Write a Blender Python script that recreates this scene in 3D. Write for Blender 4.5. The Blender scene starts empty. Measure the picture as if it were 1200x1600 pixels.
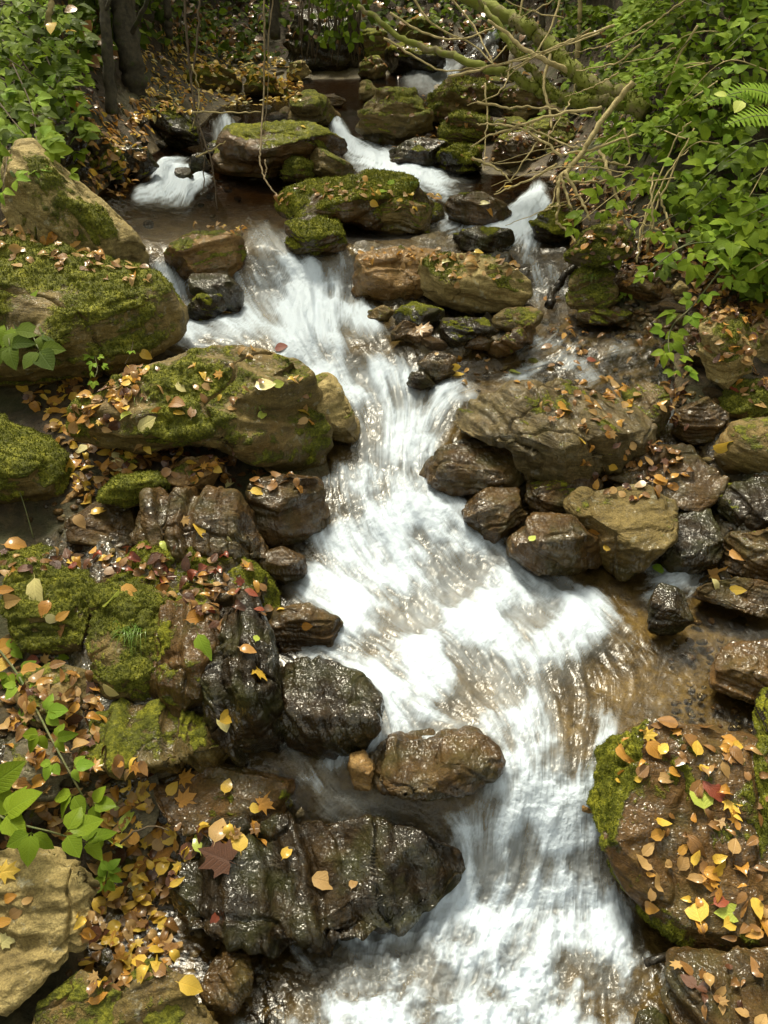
import bpy, bmesh, math, random
import numpy as np
from mathutils import Vector, Matrix, Euler
random.seed(7); RNG = np.random.default_rng(11)
scene = bpy.context.scene
C = scene.collection

# ---------------------------------------------------------------- camera, world, sun, exposure
F = 1209.0                      # focal length in photo pixels (photo 1200 x 1600)
PITCH = math.radians(33.0)
cam_data = bpy.data.cameras.new('camera'); cam = bpy.data.objects.new('camera', cam_data); C.objects.link(cam)
cam.location = (0, 0, 0); cam.rotation_euler = (math.radians(90) - PITCH, 0, 0)
cam_data.sensor_fit = 'VERTICAL'; cam_data.sensor_height = 32; cam_data.lens = 32 * F / 1600
cam_data.clip_start = 0.02; cam_data.clip_end = 400
scene.camera = cam
SUN_EL, SUN_AZ = math.radians(64), math.radians(-25)
world = bpy.data.worlds.new('World'); scene.world = world; world.use_nodes = True
nt = world.node_tree; bg = nt.nodes['Background']
sky = nt.nodes.new('ShaderNodeTexSky'); sky.sky_type = 'NISHITA'; sky.sun_disc = False
sky.sun_elevation = SUN_EL; sky.sun_rotation = SUN_AZ; sky.air_density = 1.2; sky.dust_density = 4.0
hs = nt.nodes.new('ShaderNodeHueSaturation'); hs.inputs['Saturation'].default_value = 0.22
nt.links.new(sky.outputs[0], hs.inputs['Color'])
wm = nt.nodes.new('ShaderNodeMix'); wm.data_type = 'RGBA'; wm.blend_type = 'MULTIPLY'; wm.inputs[0].default_value = 1; wm.inputs[7].default_value = (1.0, .955, .77, 1)
nt.links.new(hs.outputs[0], wm.inputs[6]); nt.links.new(wm.outputs[2], bg.inputs['Color'])
bg.inputs['Strength'].default_value = 0.14
sun_d = bpy.data.lights.new('sun', 'SUN'); sun_d.energy = 3.1; sun_d.angle = math.radians(13); sun_d.color = (1, .91, .70)
sun = bpy.data.objects.new('sun', sun_d); C.objects.link(sun)
sdir = Vector((math.sin(SUN_AZ) * math.cos(SUN_EL), math.cos(SUN_AZ) * math.cos(SUN_EL), math.sin(SUN_EL)))
sun.rotation_euler = sdir.to_track_quat('Z', 'Y').to_euler()
vs = scene.view_settings; vs.view_transform = 'Standard'; vs.look = 'None'; vs.gamma = 1.0; vs.exposure = 1.0
scene.cycles.max_bounces = 6; scene.cycles.transparent_max_bounces = 12

# ---------------------------------------------------------------- helpers
def sm(a, b, x):
    t = np.clip((np.asarray(x, float) - a) / (b - a), 0, 1); return t * t * (3 - 2 * t)
_P = np.random.default_rng(5).permutation(1024)
_T = np.random.default_rng(6).random(1024) * 2 - 1
def vn(p):
    """value noise, p (n,3) -> (-1..1)"""
    p = np.asarray(p, float); i = np.floor(p).astype(np.int64); f = p - i; u = f * f * (3 - 2 * f)
    def h(a, b, c): return _T[(_P[(_P[(i[:, 0] + a) & 1023] + i[:, 1] + b) & 1023] + i[:, 2] + c) & 1023]
    x, y, z = u.T
    return (((h(0,0,0)*(1-x)+h(1,0,0)*x)*(1-y)+(h(0,1,0)*(1-x)+h(1,1,0)*x)*y)*(1-z)
          + ((h(0,0,1)*(1-x)+h(1,0,1)*x)*(1-y)+(h(0,1,1)*(1-x)+h(1,1,1)*x)*y)*z)
def fbm(p, o=4, g=.5):
    s = 0; a = 1; t = 0
    for k in range(o): s = s + a * vn(np.asarray(p) * 2**k + 17.3 * k); t += a; a *= g
    return s / t
def ridged(p, o=4):
    s = 0; a = 1; t = 0
    for k in range(o): s = s + a * (1 - 2 * np.abs(vn(np.asarray(p) * 2**k + 9.7 * k))); t += a; a *= .5
    return s / t

def ray(px, py):
    """direction with unit depth along the optical axis"""
    a = (np.asarray(px, float) - 600) / F; b = (np.asarray(py, float) - 800) / F
    c, s = math.cos(PITCH), math.sin(PITCH)
    return np.stack(np.broadcast_arrays(a, c - b * s, -s - b * c), -1)
# distance from the camera to the stream's surface along the valley (image row -> metres)
_TY = [(-900,19),(-700,17),(-300,14),(0,12),(60,11.2),(100,10.7),(118,10.2),(150,8.5),(172,7.6),(196,7.15),(222,6.75),(245,6.1),(290,5.40),(310,5.02),
       (350,4.42),(372,4.12),(384,4.02),(456,3.83),(472,3.70),(514,3.33),(530,3.23),(582,3.07),(600,2.965),(680,2.66),(700,2.60),(755,2.43),(800,2.31),(850,2.195),(900,2.06),(980,1.81),
       (1080,1.575),(1150,1.42),(1200,1.338),(1250,1.277),(1350,1.175),(1420,1.10),(1440,1.065),(1500,.965),(1600,.83),(1700,.70),(1800,.585),(1900,.48)]
_TR = [(-900,8),(-700,7.2),(-300,5.6),(0,4.7),(150,4.25),(300,3.85),(420,3.5),(500,3.3),(600,2.965),(1900,.48)]
_TL = [(-900,9),(-700,8),(-300,6.6),(0,5.6),(150,4.9),(300,4.1),(420,3.7),(500,3.4),(600,2.965),(1900,.48)]
def _tab(T, y):
    a = np.array(T); 
    out = 0
    for d, w in ((-8, .25), (0, .5), (8, .25)): out = out + w * np.interp(np.asarray(y, float) + d, a[:, 0], a[:, 1])
    return out
def Ys(px, py):
    px = np.asarray(px, float); py = np.asarray(py, float)
    y = np.log(_tab(_TY, py)); r = np.log(_tab(_TR, np.minimum(py, 600))); l = np.log(_tab(_TL, np.minimum(py, 600)))
    r = np.where(py > 600, y, r); l = np.where(py > 600, y, l)
    wr = sm(800, 1120, px); wl = sm(360, 20, px)
    wl = sm(0, 1, (360 - px) / 340.)
    y = y * (1 - wr) + r * wr; y = y * (1 - wl) + l * wl
    return np.exp(y)
def S(px, py, dY=0.0):
    d = ray(px, py); y = Ys(px, py) + dY
    return d * (y / d[..., 1])[..., None]
def P(px, py, Y):
    d = ray(px, py); return d * (np.asarray(Y, float) / d[..., 1])[..., None]
def depth(p): return p[..., 1] * math.cos(PITCH) - p[..., 2] * math.sin(PITCH)

def mesh_np(name, V, T, mats=(), midx=None, attrs=None, smooth=True, uv=None):
    V = np.ascontiguousarray(V, np.float32); T = np.ascontiguousarray(T, np.int32); k = T.shape[1]
    me = bpy.data.meshes.new(name)
    me.vertices.add(len(V)); me.vertices.foreach_set('co', V.ravel())
    me.loops.add(T.size); me.loops.foreach_set('vertex_index', T.ravel())
    me.polygons.add(len(T)); me.polygons.foreach_set('loop_start', np.arange(0, T.size, k, dtype=np.int32))
    me.polygons.foreach_set('loop_total', np.full(len(T), k, np.int32))
    me.polygons.foreach_set('use_smooth', np.full(len(T), smooth, bool))
    for m in mats: me.materials.append(m)
    if midx is not None: me.polygons.foreach_set('material_index', np.asarray(midx, np.int32))
    if attrs:
        for n, a in attrs.items():
            at = me.attributes.new(n, 'FLOAT', 'POINT'); at.data.foreach_set('value', np.ascontiguousarray(a, np.float32))
    if uv is not None:
        l = me.uv_layers.new(name='UVMap'); l.data.foreach_set('uv', np.ascontiguousarray(uv, np.float32)[T.ravel()].ravel())
    me.update(calc_edges=True); me.validate()
    return me
def link(name, me, parent=None, loc=None):
    o = bpy.data.objects.new(name, me); C.objects.link(o)
    if loc is not None: o.location = loc
    if parent: o.parent = parent
    return o
def tag(o, label=None, cat=None, group=None, kind=None):
    if label: o['label'] = label
    if cat: o['category'] = cat
    if group: o['group'] = group
    if kind: o['kind'] = kind
    return o
def empty(name, loc, label, cat, group=None):
    o = bpy.data.objects.new(name, None); C.objects.link(o); o.location = loc; o.empty_display_size = .05
    return tag(o, label, cat, group)

# ---------------------------------------------------------------- materials
def new_mat(name):
    m = bpy.data.materials.new(name); m.use_nodes = True; n = m.node_tree
    for x in list(n.nodes): n.nodes.remove(x)
    out = n.nodes.new('ShaderNodeOutputMaterial'); return m, n, out
class G:
    def __init__(s, n): s.n = n
    def node(s, t, **kw):
        x = s.n.nodes.new(t)
        for k, v in kw.items(): setattr(x, k, v)
        return x
    def link(s, a, b): s.n.links.new(a, b)
    def val(s, x, sock):
        if hasattr(x, 'is_linked') or hasattr(x, 'links'): s.link(x, sock)
        else: sock.default_value = x
    def noise(s, vec, scale, detail=5, rough=.6, dist=0.0, out='Fac'):
        x = s.node('ShaderNodeTexNoise'); s.val(vec, x.inputs['Vector']); x.inputs['Scale'].default_value = scale
        x.inputs['Detail'].default_value = detail; x.inputs['Roughness'].default_value = rough; x.inputs['Distortion'].default_value = dist
        return x.outputs[out]
    def ramp(s, fac, stops):
        x = s.node('ShaderNodeValToRGB'); s.val(fac, x.inputs['Fac']); e = x.color_ramp.elements
        while len(e) < len(stops): e.new(.5)
        for k, (p, c) in enumerate(stops):
            e[k].position = p; e[k].color = (*c, 1) if len(c) == 3 else c
        return x.outputs['Color']
    def fr(s, fac, a, b, c=0., d=1.):
        x = s.node('ShaderNodeMapRange'); s.val(fac, x.inputs['Value'])
        for k, v in zip(('From Min','From Max','To Min','To Max'), (a, b, c, d)): x.inputs[k].default_value = v
        return x.outputs['Result']
    def math(s, op, a, b=0.0, clamp=False):
        x = s.node('ShaderNodeMath', operation=op, use_clamp=clamp); s.val(a, x.inputs[0]); s.val(b, x.inputs[1]); return x.outputs[0]
    def mix(s, fac, a, b, mode='MIX'):
        x = s.node('ShaderNodeMix', data_type='RGBA', blend_type=mode); s.val(fac, x.inputs[0])
        for v, k in ((a, 6), (b, 7)):
            if isinstance(v, tuple): x.inputs[k].default_value = (*v, 1) if len(v) == 3 else v
            else: s.link(v, x.inputs[k])
        return x.outputs[2]
    def attr(s, name): return s.node('ShaderNodeAttribute', attribute_name=name).outputs['Fac']
    def bump(s, h, strength, dist, normal=None):
        x = s.node('ShaderNodeBump'); s.val(h, x.inputs['Height']); x.inputs['Strength'].default_value = strength; x.inputs['Distance'].default_value = dist
        if normal is not None: s.link(normal, x.inputs['Normal'])
        return x.outputs[0]

def rock_mat(name, dark, mid, light, wet=0.0, ochre=.3, strata=1.0):
    """wet 0 dry .. 1 running wet"""
    m, n, out = new_mat(name); g = G(n)
    tc = g.node('ShaderNodeTexCoord').outputs['Object']; oi = g.node('ShaderNodeObjectInfo').outputs['Random']
    ad = g.node('ShaderNodeVectorMath', operation='ADD'); g.link(tc, ad.inputs[0])
    cb = g.node('ShaderNodeCombineXYZ'); g.link(g.math('MULTIPLY', oi, 37.0), cb.inputs[0]); g.link(g.math('MULTIPLY', oi, 11.0), cb.inputs[1]); g.link(cb.outputs[0], ad.inputs[1])
    v = ad.outputs[0]
    mp = g.node('ShaderNodeMapping'); g.link(v, mp.inputs['Vector']); mp.inputs['Rotation'].default_value = (.35, .25, .1); mp.inputs['Scale'].default_value = (1.2, 1.6, 9)
    st = g.noise(mp.outputs[0], 5.0 * strata, 6, .62, .6)
    big = g.noise(v, 6, 6, .62, .3); fine = g.noise(v, 60, 6, .7); spk = g.noise(v, 220, 3, .6)
    f = g.math('ADD', g.math('MULTIPLY', st, .42), g.math('ADD', g.math('MULTIPLY', big, .34), g.math('MULTIPLY', fine, .24)))
    col = g.ramp(f, [(.36, dark), (.5, mid), (.66, light)])
    oc = g.noise(v, 3.3, 5, .6, .8)
    col = g.mix(g.fr(oc, .52, .68, 0, ochre), col, (.30, .165, .045))
    li = g.fr(g.noise(v, 26, 4, .65), .60, .68, 0, .55 * (1 - wet)); col = g.mix(li, col, (.42, .42, .33))
    sp = g.fr(spk, .3, .7, .52, 1.12); cc = g.node('ShaderNodeCombineXYZ')
    for k in range(3): g.link(sp, cc.inputs[k])
    col = g.mix(1.0, col, cc.outputs[0], 'MULTIPLY')
    wa = g.attr('wet')            # wet band where water laps the stone
    wetf = g.math('MAXIMUM', wa, wet)
    dk = g.mix(1.0, col, (.36, .31, .24), 'MULTIPLY'); col = g.mix(g.math('MULTIPLY', wetf, .85), col, dk)
    al = g.fr(g.noise(v, 9, 4, .6), .45, .7, 0, .5); col = g.mix(g.math('MULTIPLY', al, wetf), col, (.045, .052, .012))
    ms = g.attr('moss'); mn = g.noise(v, 90, 4, .75); mb = g.noise(v, 14, 4, .6)
    mc = g.ramp(g.math('ADD', g.math('MULTIPLY', mn, .55), g.math('MULTIPLY', mb, .45)), [(.32, (.028, .034, .003)), (.5, (.12, .130, .010)), (.66, (.33, .32, .026))])
    mf = g.fr(g.math('ADD', ms, g.fr(g.noise(v, 45, 4, .7), .2, .8, -.28, .28)), .42, .6)
    col = g.mix(mf, col, mc)
    b = g.node('ShaderNodeBsdfPrincipled'); g.link(col, b.inputs['Base Color'])
    rw = g.fr(g.noise(v, 18, 4, .6), .35, .65, .22, .6)
    r = g.node('ShaderNodeMix', data_type='FLOAT'); g.link(wetf, r.inputs[0]); r.inputs[2].default_value = .82; g.link(rw, r.inputs[3])
    r2 = g.node('ShaderNodeMix', data_type='FLOAT'); g.link(mf, r2.inputs[0]); g.link(r.outputs[0], r2.inputs[2]); r2.inputs[3].default_value = .9
    g.link(r2.outputs[0], b.inputs['Roughness']); g.link(g.fr(wetf, 0, 1, .45, .12), b.inputs['Specular IOR Level'])
    h = g.math('ADD', g.math('MULTIPLY', fine, .5), g.math('ADD', g.math('MULTIPLY', st, .9), g.math('MULTIPLY', big, .5)))
    n1 = g.bump(h, .75, .02); n2 = g.bump(g.math('MULTIPLY', mn, mf), .9, .02, n1); n3 = g.bump(g.noise(v, 130, 3, .6), .35, .006, n2)
    g.link(n3, b.inputs['Normal']); g.link(b.outputs[0], out.inputs['Surface'])
    # running film of water: a clear coat with its own ripples
    mw = g.node('ShaderNodeMapping'); g.link(v, mw.inputs['Vector']); mw.inputs['Scale'].default_value = (1.6, 1.6, .55)
    film = g.noise(mw.outputs[0], 48, 1.6, .45, .9); patch = g.fr(g.noise(v, 11, 3, .6), .42, .56, .08, 1)
    dry = g.math('SUBTRACT', 1.0, g.math('MULTIPLY', mf, .85))
    g.link(g.math('MULTIPLY', g.math('MULTIPLY', wetf, patch), dry), b.inputs['Coat Weight']); b.inputs['Coat Roughness'].default_value = .13; b.inputs['Coat IOR'].default_value = 1.6
    g.link(g.bump(film, 1.0, .011, g.bump(big, .6, .02)), b.inputs['Coat Normal'])
    return m
RM = dict(
    tan=rock_mat('dry tan rock', (0.121,0.0882,0.0296), (0.319,0.245,0.0925), (0.55,0.441,0.192), 0, .25),
    olive=rock_mat('olive rock', (0.0495,0.0333,0.00814), (0.165,0.118,0.0311), (0.33,0.245,0.0814), .2, .4),
    grey=rock_mat('grey rock', (0.055,0.047,0.0296), (0.143,0.122,0.074), (0.286,0.245,0.148), .15, .15),
    ribbed=rock_mat('striated wet schist', (0.0385,0.0274,0.00888), (0.165,0.122,0.0481), (0.418,0.333,0.163), .55, .4, 1.6),
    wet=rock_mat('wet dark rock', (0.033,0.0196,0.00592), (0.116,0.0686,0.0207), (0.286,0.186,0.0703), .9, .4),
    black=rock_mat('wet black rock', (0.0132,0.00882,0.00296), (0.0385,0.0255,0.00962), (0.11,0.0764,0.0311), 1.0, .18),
    brown=rock_mat('wet brown rock', (0.055,0.0294,0.0074), (0.154,0.0833,0.0222), (0.33,0.196,0.0666), .8, .6),
    rust=rock_mat('rusty rock', (0.11,0.0539,0.0148), (0.308,0.176,0.0518), (0.506,0.333,0.133), .4, .5),
)
def ground_mat(name):
    m, n, out = new_mat(name); g = G(n); v = g.node('ShaderNodeTexCoord').outputs['Object']
    a = g.noise(v, 3, 6, .6, .4); b2 = g.noise(v, 40, 6, .7); c = g.noise(v, 14, 5, .6)
    soil = g.ramp(g.math('ADD', g.math('MULTIPLY', a, .4), g.math('MULTIPLY', b2, .6)), [(.35, (.012,.009,.005)), (.52, (.045,.030,.014)), (.66, (.10,.066,.028))])
    vo = g.node('ShaderNodeTexVoronoi'); g.link(v, vo.inputs['Vector']); vo.inputs['Scale'].default_value = 26
    bed = g.ramp(g.math('ADD', g.math('MULTIPLY', c, .6), g.math('MULTIPLY', b2, .4)), [(.36, (.024,.017,.007)), (.5, (.105,.078,.032)), (.64, (.26,.205,.095))])
    bed = g.mix(g.fr(vo.outputs['Distance'], .0, .5, 0, .2), bed, (.20,.145,.06))
    st = g.attr('stream'); col = g.mix(st, soil, bed)
    lg = g.attr('ledge'); mpp = g.node('ShaderNodeMapping'); g.link(v, mpp.inputs['Vector']); mpp.inputs['Rotation'].default_value = (.3, .5, .2); mpp.inputs['Scale'].default_value = (1.3, 1.6, 8)
    stt = g.noise(mpp.outputs[0], 7, 6, .65, .7); col = g.mix(lg, col, g.ramp(g.math('ADD', g.math('MULTIPLY', stt, .5), g.math('MULTIPLY', b2, .5)), [(.36, (.008,.005,.002)), (.5, (.040,.026,.010)), (.64, (.13,.09,.038))]))
    gr = g.math('MULTIPLY', g.fr(g.noise(v, 2.2, 4, .6), .45, .6), g.math('SUBTRACT', 1.0, st)); col = g.mix(g.math('MULTIPLY', gr, .6), col, (.03,.04,.006))
    b = g.node('ShaderNodeBsdfPrincipled'); g.link(col, b.inputs['Base Color'])
    g.link(g.fr(st, 0, 1, .85, .3), b.inputs['Roughness'])
    g.link(g.math('MULTIPLY', lg, .9), b.inputs['Coat Weight']); b.inputs['Coat Roughness'].default_value = .1; b.inputs['Coat IOR'].default_value = 1.75; g.link(g.bump(g.noise(v, 42, 1.8, .5, .8), 1.0, .016), b.inputs['Coat Normal'])
    n1 = g.bump(g.math('ADD', g.math('ADD', c, g.math('MULTIPLY', stt, lg)), g.math('MULTIPLY', b2, .6)), .9, .03); n2 = g.bump(vo.outputs['Distance'], .25, .006, n1); g.link(n2, b.inputs['Normal'])
    g.link(b.outputs[0], out.inputs['Surface']); return m
def water_mat():
    m, n, out = new_mat('stream water'); g = G(n); v = g.node('ShaderNodeTexCoord').outputs['Object']
    foam = g.attr('foam'); lic = g.attr('streak'); fall = g.attr('churn')
    h = g.math('ADD', g.math('MULTIPLY', lic, 1.0), g.math('MULTIPLY', g.noise(v, 18, 2, .5), .3))
    nb = g.bump(h, .35, .012)
    rp = g.bump(g.noise(v, 16, 2, .5, 1.2), .35, .014, nb)
    tr = g.node('ShaderNodeBsdfTransparent'); g.link(g.mix(g.attr('deep'), (.84,.76,.56), (.22,.15,.07)), tr.inputs[0])  # dark forest reflection of the far pools put into the water tint
    gl = g.node('ShaderNodeBsdfGlossy'); g.link(g.fr(g.attr('deep'), 0, 1, .26, .10), gl.inputs['Roughness']); g.link(rp, gl.inputs['Normal']); gl.inputs['Color'].default_value = (1, 1, 1, 1)
    fz = g.node('ShaderNodeFresnel'); fz.inputs['IOR'].default_value = 1.45; g.link(rp, fz.inputs['Normal'])
    w = g.node('ShaderNodeMixShader'); g.link(g.math('MULTIPLY', fz.outputs[0], g.fr(g.attr('deep'), 0, 1, .95, .5), True), w.inputs[0]); g.link(tr.outputs[0], w.inputs[1]); g.link(gl.outputs[0], w.inputs[2])
    d = g.node('ShaderNodeBsdfPrincipled'); d.inputs['Roughness'].default_value = .45; d.inputs['Specular IOR Level'].default_value = .3
    fc = g.ramp(foam, [(.0, (.54, .56, .54)), (.55, (.51, .59, .69)), (.95, (.58, .67, .79))]); g.link(fc, d.inputs['Base Color'])
    fn = g.bump(g.math('ADD', lic, g.math('MULTIPLY', g.noise(v, 60, 5, .7), .8)), .4, .022); g.link(fn, d.inputs['Normal'])
    sss = g.node('ShaderNodeBsdfTranslucent'); sss.inputs[0].default_value = (.8, .84, .84, 1)
    mx0 = g.node('ShaderNodeMixShader'); mx0.inputs[0].default_value = .18; g.link(d.outputs[0], mx0.inputs[1]); g.link(sss.outputs[0], mx0.inputs[2])
    mx = g.node('ShaderNodeMixShader'); g.link(g.math('MULTIPLY', foam, 1.0, True), mx.inputs[0]); g.link(w.outputs[0], mx.inputs[1]); g.link(mx0.outputs[0], mx.inputs[2])
    g.link(mx.outputs[0], out.inputs['Surface']); return m
def leaf_mat(name, c1, c2, spot=(.12,.06,.02), trans=.3, rough=.5, vein=.25, spots=.3, coat=.45):
    m, n, out = new_mat(name); g = G(n)
    uv = g.node('ShaderNodeUVMap').outputs[0]; sx = g.node('ShaderNodeSeparateXYZ'); g.link(uv, sx.inputs[0])
    tc = g.node('ShaderNodeTexCoord').outputs['Object']; rnd = g.math('FRACT', g.math('ADD', g.node('ShaderNodeObjectInfo').outputs['Random'], g.attr('rnd')))
    nz = g.noise(tc, 45, 4, .6)
    col = g.mix(g.math('ADD', g.math('MULTIPLY', rnd, .75), g.fr(nz, .3, .7, -.15, .35), True), c1, c2)
    side = g.math('ABSOLUTE', g.math('SUBTRACT', sx.outputs[1], .5))
    s = g.math('SINE', g.math('MULTIPLY', g.math('SUBTRACT', sx.outputs[0], g.math('MULTIPLY', side, .7)), 50.0))
    vv = g.math('MAXIMUM', g.fr(s, .55, 1.0, 0, .7), g.fr(side, .0, .05, 1, 0))
    col = g.mix(g.math('MULTIPLY', vv, vein), col, tuple(min(1, x * 1.7 + .03) for x in c1))
    col = g.mix(g.fr(g.noise(tc, 28, 3, .6), .58, .68, 0, spots), col, spot)
    b = g.node('ShaderNodeBsdfPrincipled'); g.link(col, b.inputs['Base Color']); b.inputs['Roughness'].default_value = rough; b.inputs['Specular IOR Level'].default_value = .3 if coat > .2 else .12; b.inputs['Coat Weight'].default_value = coat; b.inputs['Coat Roughness'].default_value = .16
    g.link(g.bump(g.math('ADD', g.math('MULTIPLY', vv, -1.0), nz), .4, .003), b.inputs['Normal'])
    t = g.node('ShaderNodeBsdfTranslucent'); g.link(col, t.inputs[0]); mx = g.node('ShaderNodeMixShader'); mx.inputs[0].default_value = trans
    g.link(b.outputs[0], mx.inputs[1]); g.link(t.outputs[0], mx.inputs[2]); g.link(mx.outputs[0], out.inputs['Surface']); return m
LM = dict(
    yellow=leaf_mat('yellow leaf', (.55,.34,.035), (.70,.50,.08), (.30,.15,.02)),
    cream=leaf_mat('cream leaf', (.62,.55,.22), (.72,.66,.34), (.4,.3,.1)),
    orange=leaf_mat('orange leaf', (.38,.17,.025), (.55,.30,.05), (.2,.08,.02)),
    tan=leaf_mat('tan leaf', (.30,.175,.06), (.50,.32,.12), (.2,.1,.04)),
    brown=leaf_mat('brown leaf', (.13,.065,.02), (.28,.14,.04), (.05,.02,.01), .15, .3),
    dark=leaf_mat('dark wet leaf', (.045,.018,.010), (.12,.048,.022), (.02,.01,.005), .1, .22),
    red=leaf_mat('red leaf', (.16,.035,.018), (.30,.07,.03), (.1,.03,.02), .2, .35),
    lime=leaf_mat('yellow green leaf', (.38,.46,.06), (.52,.58,.12), (.3,.2,.05)),
    green=leaf_mat('fresh green leaf', (.10,.17,.010), (.25,.34,.022), (.16,.14,.02), .42, .6, .3, .12,.03),
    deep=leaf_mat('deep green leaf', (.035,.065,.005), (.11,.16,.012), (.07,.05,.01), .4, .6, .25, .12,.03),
    bright=leaf_mat('bright green leaf', (.16,.29,.025), (.32,.44,.05), (.25,.2,.03), .42, .55, .3, .08, .03),
)
def simple_mat(name, c1, c2, rough=.8, scale=30, moss=None):
    m, n, out = new_mat(name); g = G(n); v = g.node('ShaderNodeTexCoord').outputs['Object']; z = g.noise(v, scale, 5, .65)
    col = g.mix(g.fr(z, .35, .65), c1, c2)
    if moss: col = g.mix(g.fr(g.noise(v, 9, 4, .6), moss[0], moss[0] + .1), col, moss[1])
    b = g.node('ShaderNodeBsdfPrincipled'); g.link(col, b.inputs['Base Color']); b.inputs['Roughness'].default_value = rough
    g.link(g.bump(z, .7, .01), b.inputs['Normal']); g.link(b.outputs[0], out.inputs['Surface']); return m
M_moss = leaf_mat('moss tufts', (.045,.062,.006), (.19,.20,.022), (.02,.03,.005), .3, .7, 0, .2, 0)
M_grass = leaf_mat('grass blade', (.10,.20,.02), (.22,.34,.05), (.2,.2,.03), .35, .5, 0, .1)
M_stem = simple_mat('green stem', (.06,.09,.02), (.12,.11,.04), .6)
M_twig = simple_mat('dead twig', (.30,.24,.10), (.55,.45,.22), .8)
M_dtwig = simple_mat('dark twig', (.05,.035,.02), (.12,.085,.045), .8); M_mtwig = simple_mat('weathered twig', (.12,.09,.045), (.28,.21,.11), .8)
M_bark = simple_mat('tree bark', (.03,.026,.018), (.085,.072,.045), .85, 25, (.56, (.05,.07,.012)))
M_mbark = simple_mat('mossy bark', (.14,.115,.05), (.22,.19,.08), .85, 25, (.40, (.16,.18,.02)))
M_blackwood = simple_mat('wet black wood', (.008,.007,.005), (.03,.022,.014), .22, 30)
M_ground = ground_mat('forest soil and stream gravel'); M_water = water_mat()
# ---------------------------------------------------------------- ground and stream
STREAM = [(430,118),(330,165),(300,200),(225,235),(150,290),(130,330),(190,385),(235,430),(240,540),(330,575),(470,570),(500,640),(510,730),(410,765),(400,850),(410,900),(400,1000),
          (380,1160),(230,1210),(190,1290),(120,1400),(130,1620),(100,1800),(1250,1800),(1330,1200),(1320,900),(1150,860),(1150,740),(1060,640),(1060,520),(960,492),
          (900,430),(890,340),(960,335),(985,300),(880,265),(760,262),(700,235),(720,140),(800,110),(800,40),(735,45),(600,112)]
def poly_dist(px, py, poly):
    """signed distance in photo pixels, positive inside"""
    px = np.asarray(px, float); py = np.asarray(py, float); d = np.full(px.shape, 1e9); ins = np.zeros(px.shape, bool); n = len(poly)
    for i in range(n):
        x1, y1 = poly[i]; x2, y2 = poly[(i+1) % n]; dx, dy = x2-x1, y2-y1
        t = np.clip(((px-x1)*dx + (py-y1)*dy) / (dx*dx+dy*dy), 0, 1); d = np.minimum(d, np.hypot(px-x1-t*dx, py-y1-t*dy))
        c = ((y1 > py) != (y2 > py)) & (px < (x2-x1)*(py-y1)/((y2-y1) if y2 != y1 else 1e-9) + x1); ins ^= c
    return np.where(ins, d, -d)
def grid(xs, ys):
    X, Y = np.meshgrid(xs, ys); h, w = X.shape; idx = np.arange(h*w).reshape(h, w)
    T = np.stack([idx[1:, :-1], idx[1:, 1:], idx[:-1, 1:], idx[:-1, :-1]], -1).reshape(-1, 4)
    return X.ravel(), Y.ravel(), T
def smooth_axis(a, b, step, far0, far1):
    mid = np.arange(a, b + .1, step); l = a - np.cumsum(step * 1.07 ** np.arange(1, 200)); l = l[l > far0][::-1]
    r = b + np.cumsum(step * 1.07 ** np.arange(1, 200)); r = r[r < far1]; return np.concatenate([[far0], l, mid, r, [far1]])
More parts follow.
